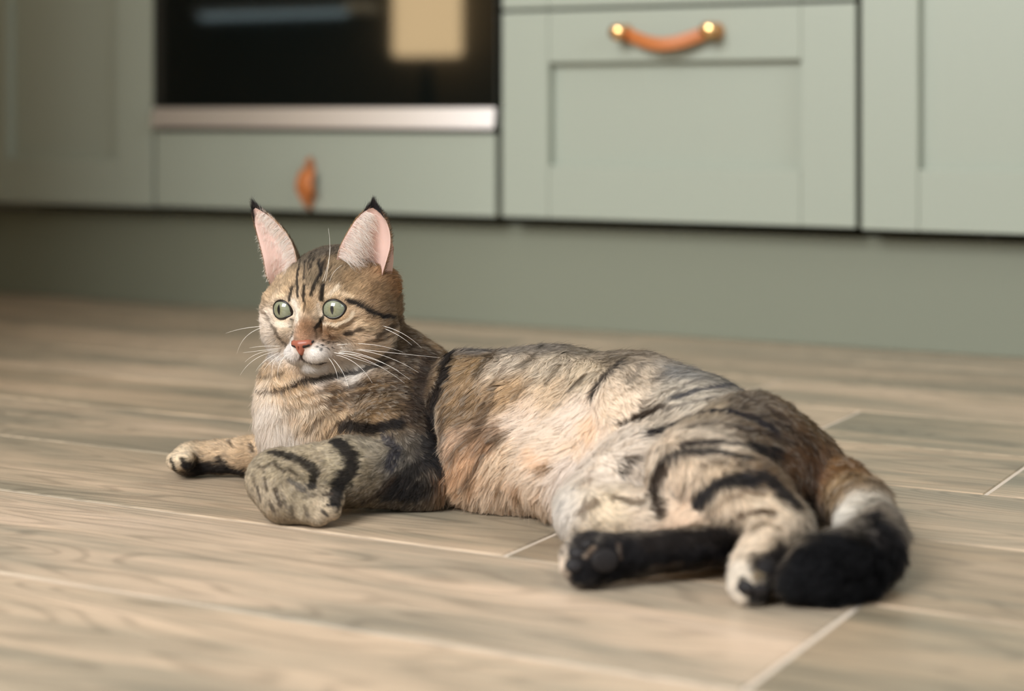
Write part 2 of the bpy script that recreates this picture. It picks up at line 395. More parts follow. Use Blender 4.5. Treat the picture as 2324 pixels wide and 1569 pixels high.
def ell(g, D, c, r, k, R=None, sub=False):
    c = np.asarray(c, float); r = np.asarray(r, float); m = max(r) + k + 3 * g.h
    sl, X, Y, Z = g.block(c - m, c + m)
    x, y, z = X - c[0], Y - c[1], Z - c[2]
    if R is not None:                                     # rows of R are the local axes
        x, y, z = [R[i][0] * x + R[i][1] * y + R[i][2] * z for i in range(3)]
    k0 = np.sqrt((x / r[0]) ** 2 + (y / r[1]) ** 2 + (z / r[2]) ** 2)
    k1 = np.sqrt((x / r[0] ** 2) ** 2 + (y / r[1] ** 2) ** 2 + (z / r[2] ** 2) ** 2) + 1e-9
    d = (k0 * (k0 - 1) / k1).astype(np.float32)
    if sub: D[sl] = -smin(-D[sl], d, k)
    else: D[sl] = smin(D[sl], d, k)
def surface_nets(D, lo, h):
    s = D < 0
    nx, ny, nz = D.shape
    cnt = np.zeros((nx-1, ny-1, nz-1), np.int8)
    for i in (0, 1):
        for j in (0, 1):
            for k in (0, 1): cnt += s[i:nx-1+i, j:ny-1+j, k:nz-1+k]
    act = (cnt > 0) & (cnt < 8)
    I, J, Kk = np.nonzero(act)
    idx = np.full(act.shape, -1, np.int32); idx[I, J, Kk] = np.arange(len(I))
    acc = np.zeros((len(I), 3)); n = np.zeros(len(I))
    corners = [(i, j, k) for i in (0, 1) for j in (0, 1) for k in (0, 1)]
    for a in corners:
        for ax in range(3):
            if a[ax] == 1: continue
            b = list(a); b[ax] = 1
            da = D[I + a[0], J + a[1], Kk + a[2]]; db = D[I + b[0], J + b[1], Kk + b[2]]
            cr = (da < 0) != (db < 0)
            t = np.where(cr, da / np.where(cr, da - db, 1), 0)
            p = np.array(a, float)[None, :] + t[:, None] * (np.array(b) - np.array(a))[None, :]
            acc += np.where(cr[:, None], p, 0); n += cr
    V = np.array(lo) + h * (np.stack([I, J, Kk], 1) + acc / n[:, None])
    F = []
    for ax in range(3):
        o1, o2 = (ax + 1) % 3, (ax + 2) % 3
        sa = [slice(None)] * 3; sb = [slice(None)] * 3
        sa[ax] = slice(0, -1); sb[ax] = slice(1, None)
        A = s[tuple(sa)]; B = s[tuple(sb)]
        E = np.argwhere(A != B)
        E = E[(E[:, o1] > 0) & (E[:, o2] > 0) & (E[:, o1] < D.shape[o1]-1) & (E[:, o2] < D.shape[o2]-1)]
        def id_(d1, d2):
            q = E.copy(); q[:, o1] += d1; q[:, o2] += d2
            return idx[q[:, 0], q[:, 1], q[:, 2]]
        quad = np.stack([id_(-1, -1), id_(0, -1), id_(0, 0), id_(-1, 0)], 1)
        flip = ~A[E[:, 0], E[:, 1], E[:, 2]]
        quad[flip] = quad[flip][:, ::-1]
        F.append(quad)
    return V, np.concatenate(F)
def make_mesh(name, V, F, smooth=True):
    me = bpy.data.meshes.new(name)
    V = np.asarray(V, np.float32); F = np.asarray(F, np.int32)
    me.vertices.add(len(V)); me.vertices.foreach_set('co', V.ravel())
    k = F.shape[1]
    me.loops.add(F.size); me.loops.foreach_set('vertex_index', F.ravel())
    me.polygons.add(len(F)); me.polygons.foreach_set('loop_start', np.arange(0, F.size, k, dtype=np.int32))
    me.update(calc_edges=True)
    if smooth: me.shade_smooth()
    return me

# ---- head frame (millimetres: x to the cat's left, y forward, z up; origin between the eyes, inside the skull)
YAW = math.radians(25)
HC = at(750, 693, 1.43)
ROLL = math.radians(3.2)
_hx = np.array([math.cos(YAW), -math.sin(YAW), 0]); HF = np.array([-math.sin(YAW), -math.cos(YAW), 0]); _hu = np.array([0, 0, 1.0])
HX = _hx * math.cos(ROLL) + _hu * math.sin(ROLL); HU = _hu * math.cos(ROLL) - _hx * math.sin(ROLL)
HR = np.stack([HX, HF, HU])
def hd(x, y, z): return HC + 0.001 * (x * HX + y * HF + z * HU)
def tohead(P): return ((P - HC) @ HR.T) * 1000

G = Grid((-0.285, 1.045, -0.004), (0.268, 1.54, 0.215), 0.0017)
FA, FB = G.new(), G.new()
# front group: chest, neck, shoulder, fore limbs
ell(G, FA, at(770, 930, 1.445), (.042, .046, .048), .01)
ell(G, FA, at(668, 930, 1.440), (.030, .033, .050), .012)
ell(G, FA, at(705, 1000, 1.440), (.030, .030, .030), .012)
cap(G, FA, at(728, 880, 1.450), at(775, 760, 1.447), .0405, .036, .012)
cap(G, FA, at(838, 770, 1.462), at(905, 868, 1.450), .026, .042, .012)
ell(G, FA, at(895, 925, 1.425), (.040, .034, .042), .012)
ell(G, FA, at(850, 980, 1.420), (.036, .030, .036), .012)
cap(G, FA, at(890, 985, 1.395), at(942, 1082, 1.372), .032, .0235, .010)
FL = G.new()
cap(G, FL, at(942, 1084, 1.372), at(790, 1070, 1.350), .0240, .0232, .006)
cap(G, FL, at(790, 1070, 1.350), at(632, 1085, 1.336), .0232, .0200, .006)
cap(G, FL, at(622, 1092, 1.334), at(652, 1126, 1.322), .0195, .0188, .006)
cap(G, FL, at(652, 1126, 1.322), at(705, 1146, 1.314), .0188, .0140, .006)
for u_, v_, y_, r_ in ((738, 1112, 1.326, .0066), (755, 1132, 1.315, .0078), (749, 1157, 1.308, .0080), (724, 1173, 1.306, .0070)):
    cap(G, FL, at(u_ - 32, v_ - 8, y_), at(u_, v_, y_), r_ * .9, r_, .0012)
cap(G, FL, at(705, 1012, 1.472), at(565, 1034, 1.485), .021, .0135, .006)
cap(G, FL, at(565, 1034, 1.485), at(450, 1040, 1.489), .0135, .0125, .006)
ell(G, FL, at(428, 1043, 1.488), (.0135, .015, .0125), .005)
for u_, v_, y_ in ((402, 1050, 1.470), (398, 1046, 1.482), (400, 1044, 1.494), (410, 1042, 1.504)):
    cap(G, FL, at(u_ + 22, v_ - 4, y_), at(u_, v_, y_), .0068, .0066, .002)
FA = smin(FA, FL, .006)
# rear group: ribs, belly, rump
ell(G, FB, at(1050, 955, 1.428), (.034, .046, .047), .012)
cap(G, FB, at(1070, 945, 1.425), at(1250, 955, 1.400), .0490, .0520, .012)
cap(G, FB, at(1250, 955, 1.400), at(1440, 980, 1.358), .0520, .0535, .014)
cap(G, FB, at(1440, 980, 1.358), at(1560, 1020, 1.325), .0535, .0510, .014)
cap(G, FB, at(1560, 1020, 1.325), at(1700, 1068, 1.285), .0510, .0470, .014)
ell(G, FB, at(1805, 1088, 1.275), (.034, .040, .037), .014)
ell(G, FB, at(1140, 1040, 1.380), (.048, .036, .036), .014)
ell(G, FB, at(1230, 1065, 1.368), (.060, .034, .034), .022)
ell(G, FB, at(1350, 1075, 1.325), (.052, .034, .036), .022)
# hind limbs
FH = G.new()
cap(G, FH, at(1705, 1035, 1.258), at(1585, 1075, 1.225), .041, .032, .010)
cap(G, FH, at(1585, 1075, 1.222), at(1700, 1135, 1.180), .029, .024, .008)
cap(G, FH, at(1700, 1135, 1.180), at(1765, 1190, 1.155), .024, .018, .008)
FM = G.new()
cap(G, FM, at(1770, 1195, 1.152), at(1712, 1300, 1.115), .017, .0140, .006)
for u_, v_, y_, r_ in ((1683, 1312, 1.118, .0072), (1680, 1330, 1.106, .0074), (1692, 1345, 1.101, .0074), (1715, 1350, 1.101, .0068)):
    cap(G, FM, at(u_ + 14, v_ - 26, y_), at(u_, v_, y_), r_, r_, .0025)
FH = smin(FH, FM, .006)
FB = smin(FB, FH, .014)
FK = G.new()
cap(G, FK, at(1450, 1095, 1.285), at(1335, 1165, 1.252), .036, .0215, .010)
cap(G, FK, at(1345, 1162, 1.245), at(1610, 1198, 1.190), .0205, .0150, .006)
FM = G.new()
cap(G, FM, at(1625, 1238, 1.168), at(1450, 1260, 1.152), .0128, .0118, .005)
cap(G, FM, at(1450, 1260, 1.152), at(1352, 1268, 1.146), .0118, .0160, .005)
for u_, v_, y_, r_ in ((1312, 1240, 1.150, .0072), (1300, 1262, 1.143, .0076), (1302, 1288, 1.139, .0076), (1318, 1306, 1.138, .0070)):
    cap(G, FM, at(u_ + 28, v_, y_), at(u_, v_, y_), r_, r_, .0025)
FK = smin(FK, FM, .004)
FB = smin(FB, FK, .009)
# tail
FT_ = G.new()
TAIL = [(1840, 1085, 1.275, .020), (1905, 1112, 1.245, .0185), (1952, 1150, 1.212, .0170), (1978, 1205, 1.175, .0170), (1968, 1254, 1.145, .0180),
        (1922, 1290, 1.120, .0190), (1862, 1300, 1.108, .0180), (1808, 1316, 1.100, .0120)]
for a_, b_ in zip(TAIL, TAIL[1:]): cap(G, FT_, at(*a_[:3]), at(*b_[:3]), a_[3], b_[3], .008)
FB = smin(FB, FT_, .005)
D = smin(FA, FB, .005)
# head
FHd = G.new()
def he(x, y, z, rx, ry, rz, k=.008, sub=False): ell(G, FHd, hd(x, y, z), (rx*.001, ry*.001, rz*.001), k, HR, sub)
he(0, -12, 8, 41, 46, 37)
he(0, 14, 12, 31, 21, 24)
for sx in (-1, 1):
    he(sx*32, 4, -16, 23, 26, 24)
    he(sx*37, -8, 12, 16, 16, 17)                         # foot of the ear
    he(sx*19, 24, 10, 13, 11, 10, .006)                   # brow
    he(sx*22, 26, -15, 12, 10, 8, .006)                    # cheekbone under the eye
    he(sx*35, 8, 2, 17, 20, 17)                           # temple
he(0, -24, -6, 43, 38, 40, .010)                           # nape
he(0, 5, -32, 27, 30, 17)
cap(G, FHd, hd(0, 26, 12), hd(0, 36.5, -12), .0110, .0082, .006)
cap(G, FHd, hd(0, 36.5, -12), hd(0, 41.0, -24), .0082, .0075, .005)
he(0, 30, -30, 17, 14, 13, .006)
for sx in (-1, 1): he(sx*8.2, 36.5, -33, 10.0, 10.0, 8.2, .003)
he(0, 29.5, -42, 10, 10, 7.5, .003)
for sx in (-1, 1): he(sx*21.5, 27.5, 0, 10.6, 10.6, 9.6, .0025, True)
ER = .0110                                                # eyeball radius
def lid_outline(a, sx):
    """half size of the opening (mm on the eyeball's front plane) in direction a; a = 0 points to the cat's left"""
    c, s = math.cos(a), math.sin(a)
    rx, ry = 8.5, (6.5 if s > 0 else 6.7)
    r = 1 / math.sqrt((c / rx) ** 2 + (s / ry) ** 2)
    inner = math.pi + .42 if sx > 0 else -.42              # the inner corner points down to the nose
    da = math.atan2(math.sin(a - inner), math.cos(a - inner)); r += 1.3 * math.exp(-(da / .22) ** 2)
    outer = .18 if sx > 0 else math.pi - .18
    da = math.atan2(math.sin(a - outer), math.cos(a - outer)); r += .5 * math.exp(-(da / .25) ** 2)
    return r
EYES = []
for sx in (1, -1):
    c = hd(sx * 21.6, 26.5, 0)
    g = HX * (.16 * sx) + HF * .985 + HU * .03; g /= np.linalg.norm(g)
    up = HU - g * (HU @ g); up /= np.linalg.norm(up); rt = np.cross(up, g)      # x across, y up, z gaze
    if rt @ HX < 0: rt = -rt
    EYES.append((c, g, rt, up, sx))
    ring = []
    for k in range(25):                                    # fleshy lids around the eyeball
        a = 2 * math.pi * k / 24; rad = (lid_outline(a, sx) + 2.3) * .001
        zq = math.sqrt(max(ER ** 2 - min(rad, ER * .995) ** 2, 0)) - .0002
        ring.append(c + rt * rad * math.cos(a) + up * rad * math.sin(a) + g * min(zq, .0042))
    for p_, q_ in zip(ring, ring[1:]): cap(G, FHd, p_, q_, .0022, .0022, .0035)
D = smin(D, FHd, .010)
# rest on the floor
zz = G.ax[2][None, None, :].astype(np.float32)
D = np.maximum(D, 0.0015 - zz)
V, F = surface_nets(D, G.lo, G.h)
# light smoothing
def smooth(V, F, it, lam=.5):
    e = np.concatenate([F[:, [0, 1]], F[:, [1, 2]], F[:, [2, 3]], F[:, [3, 0]]])
    n = np.bincount(e.ravel(), minlength=len(V)).astype(float)
    for _ in range(it):
        s = np.stack([np.bincount(e[:, 0], V[e[:, 1], k], len(V)) + np.bincount(e[:, 1], V[e[:, 0], k], len(V)) for k in range(3)], 1)
        V = V + lam * (s / n[:, None] - V)
    return V
V = smooth(V, F, 2)
V[:, 2] = np.maximum(V[:, 2], .0012)
BASE = np.array([.02, 1.34, 0.0])
body_me = make_mesh('cat', V - BASE, F)
SKIN = mat('cat_skin', (150, 125, 95), .8)
cat = link('cat', body_me, SKIN, None, tuple(BASE))
tag(cat, 'young brown tabby cat lying on the wood-look floor', 'cat')
print('cat mesh', len(V), len(F))
# ---------------------------------------------------------------- seeds: what the coat is like at points of the body
Vw = V
tri = np.concatenate([F[:, [0, 1, 2]], F[:, [0, 2, 3]]])
fn = np.cross(Vw[F[:, 2]] - Vw[F[:, 0]], Vw[F[:, 3]] - Vw[F[:, 1]])
VN = np.stack([sum(np.bincount(F[:, j], fn[:, k], len(Vw)) for j in range(4)) for k in range(3)], 1)
VN /= np.linalg.norm(VN, axis=1)[:, None] + 1e-12
bvh = BVHTree.FromPolygons(Vw.tolist(), F.tolist())
EYE0 = Vector((0, 0, CAMH))
def onbody(u, v):
    """the point of the body that lies under a place of the coat seen from the front, its normal and its distance"""
    for r in range(0, 60, 4):
        for du, dv in ((0, 0),) if r == 0 else ((r, 0), (-r, 0), (0, r), (0, -r)):
            d = Vector(((u + du - CXP) / FPX, 1, -(v + dv - HZ) / FPX)).normalized()
            p, n, i, t = bvh.ray_cast(EYE0, d)
            if p is not None and p.y < 1.6: return np.array(p), np.array(n), float(p.y)
    return None
SEEDS = [ # u, v, colour, length in mm, direction in degrees (0 right, 90 down)
 # chest and neck
 (590,900,(238,216,190),9,95),(600,950,(248,232,214),11,100),(640,1005,(248,232,214),12,100),(600,850,(188,160,126),8,95),(640,870,(190,160,125),8,60),
 (680,890,(184,152,115),8,60),(690,960,(218,194,164),10,120),(760,900,(148,119,87),7,20),(760,985,(192,162,126),8,110),(840,880,(114,91,65),7,15),
 (860,940,(132,106,76),7,20),(920,860,(96,76,54),7,25),(950,800,(92,74,54),8,15),(940,940,(98,78,56),7,30),(960,1020,(82,74,64),7,50),(880,820,(90,72,52),7,20),
 # near fore limb
 (850,1010,(158,146,126),6,150),(900,1050,(110,104,96),6,120),(780,1050,(160,147,122),5,170),(900,1110,(88,80,72),6,140),(700,1040,(168,152,126),4.5,175),
 (620,1070,(164,149,124),3.6,140),(600,1130,(174,158,134),3.4,75),(680,1140,(164,149,124),2.8,30),(735,1150,(184,166,140),2.2,20),(840,1120,(134,121,100),6,150),
 # far fore limb
 (560,1020,(188,160,126),6,185),(480,1028,(186,160,128),5.5,185),(410,1035,(212,190,158),2.8,185),(450,1070,(52,44,40),4,185),
 # flank and belly
 (1060,830,(148,122,90),10,110),(1050,930,(148,121,90),12,115),(1030,1020,(176,146,120),14,110),(1150,830,(186,170,150),11,100),(1250,840,(186,170,148),11,95),
 (1150,900,(178,148,112),13,120),(1250,890,(196,172,142),13,125),(1100,1000,(152,124,100),15,120),(1060,1090,(196,158,122),17,130),(1130,1050,(204,178,148),17,130),
 (1100,1140,(216,190,162),17,120),(1180,960,(238,214,190),16,165),(1230,1030,(242,216,188),17,185),(1300,960,(244,222,200),16,150),(1340,980,(244,218,192),16,100),
 (1200,1130,(222,194,164),17,110),(1300,1090,(242,224,208),16,110),(1380,1060,(246,228,208),14,60),(1400,930,(232,208,180),12,40),(1260,1000,(243,218,192),17,170),
 # back, towards the spine
 (1000,785,(150,124,94),8,10),(1080,780,(120,112,104),9,10),(1180,782,(132,122,110),9,15),(1250,790,(120,110,98),9,15),(1330,800,(128,116,98),9,15),(1400,812,(130,116,98),9,20),
 (1550,850,(140,136,130),9,20),(1650,870,(130,124,114),9,25),(1330,850,(190,172,146),11,80),(1450,860,(186,168,146),10,60),(1550,890,(184,172,154),9,20),
 # thigh and rump
 (1430,1000,(222,204,184),12,-20),(1500,960,(186,171,152),10,-20),(1600,940,(168,150,126),8,0),(1700,925,(108,94,78),8,25),(1620,1010,(188,171,150),9,0),(1750,1000,(112,94,74),8,30),
 (1830,1010,(110,84,58),9,50),(1860,1080,(118,86,60),10,70),(1750,1080,(126,102,76),8,40),(1480,1080,(208,188,164),11,20),(1560,1080,(200,178,152),9,60),(1650,1080,(194,171,143),9,40),
 (1640,1140,(212,190,162),9,60),(1740,1170,(204,184,158),8,60),(1700,1240,(222,200,172),7,100),(1665,1320,(234,220,200),5,110),(1740,1290,(70,60,50),5,110),
 (1480,1140,(226,206,182),11,20),(1290,1190,(228,218,206),10,100),(1380,1180,(214,194,164),8,20),(1550,1175,(232,204,174),7,10),(1820,950,(120,98,70),8,50),(1900,1060,(130,96,62),10,70),
 # far hind foot
 (1320,1210,(196,178,152),5,190),(1400,1270,(26,24,24),4,190),(1550,1250,(40,34,30),5,185),(1320,1290,(30,27,26),4,190),(1278,1275,(214,196,176),4,185),(1640,1235,(52,40,32),5,185),
 # tail
 (1900,1105,(150,124,92),12,60),(1945,1150,(196,186,170),13,75),(1915,1185,(216,208,194),13,85),(1990,1170,(120,108,94),13,80),(2020,1250,(40,36,36),13,120),(1900,1260,(24,24,26),13,165),
 (1950,1330,(20,20,22),12,190),(1820,1330,(20,20,22),9,190),(1885,1192,(196,186,168),12,110),
 # head
 (720,630,(140,122,98),4,0),(660,640,(178,152,120),4,0),(800,640,(168,140,106),5,0),(860,660,(152,122,90),5.5,0),(850,740,(166,138,106),6.5,0),(885,715,(138,112,84),7,0),
 (810,770,(216,184,146),5.5,0),(720,805,(240,230,220),3,0),(650,795,(242,234,226),4,0),(770,800,(234,216,198),4.5,0),(715,845,(244,238,232),4.5,0),(700,695,(178,148,112),2.6,0),
 (672,715,(224,206,182),2.2,0),(728,705,(214,190,160),2.4,0),(695,740,(158,120,88),2.0,0),(690,765,(172,132,102),1.6,0),(640,740,(206,182,152),2.6,0),(770,742,(176,144,108),3,0),
 (600,742,(218,200,180),7,0),(600,790,(240,230,218),7,0),(625,770,(228,212,194),4.5,0),(790,788,(238,220,200),5,0),(830,802,(234,212,188),6.5,0),(832,772,(214,186,154),6,0),(865,795,(222,200,172),9,0),(795,834,(242,232,220),8,0),(905,640,(150,112,76),10,0),(900,690,(134,108,80),9,0),(612,660,(184,158,126),5.5,0),
 (700,585,(116,104,88),4.5,0),(735,572,(110,100,88),4.5,0),(760,600,(152,130,102),5,0),(910,770,(92,74,54),8,0),(740,680,(190,164,132),2.8,0),(745,760,(156,122,90),3.2,0),
]
sp, sc, sl, sf, sn_ = [], [], [], [], []
for u, v, col, L, ang in SEEDS:
    q = onbody(u, v)
    if q is None: continue
    p, n, Y = q
    a = math.radians(ang); d = np.array([math.cos(a), 0, -math.sin(a)])
    d = d - n * (d @ n); d /= np.linalg.norm(d) + 1e-9
    sp.append(p); sc.append(lin(col)); sl.append(L); sf.append(d)
sp, sc, sl, sf = map(np.array, (sp, sc, sl, sf))
def seed_interp(P):
    col = np.zeros((len(P), 3)); ln = np.zeros(len(P)); fl = np.zeros((len(P), 3))
    for i in range(0, len(P), 20000):
        q = P[i:i+20000]
        d2 = ((q[:, None, :] - sp[None]) ** 2).sum(2)
        wt = 1 / (d2 + .006 ** 2) ** 2.2; wt /= wt.sum(1)[:, None]
        col[i:i+20000] = wt @ sc; ln[i:i+20000] = wt @ sl; fl[i:i+20000] = wt @ sf
    return col, ln, fl

# value noise in 3-D
_tab = rng.random((64, 64, 64)).astype(np.float32)
def vnoise(P, scale):
    q = P * scale; i = np.floor(q).astype(int); f = q - i; f = f * f * (3 - 2 * f)
    r = 0
    for a in (0, 1):
        for b in (0, 1):
            for c in (0, 1):
                wgt = (f[:, 0] if a else 1 - f[:, 0]) * (f[:, 1] if b else 1 - f[:, 1]) * (f[:, 2] if c else 1 - f[:, 2])
                r = r + wgt * _tab[(i[:, 0] + a) & 63, (i[:, 1] + b) & 63, (i[:, 2] + c) & 63]
    return r

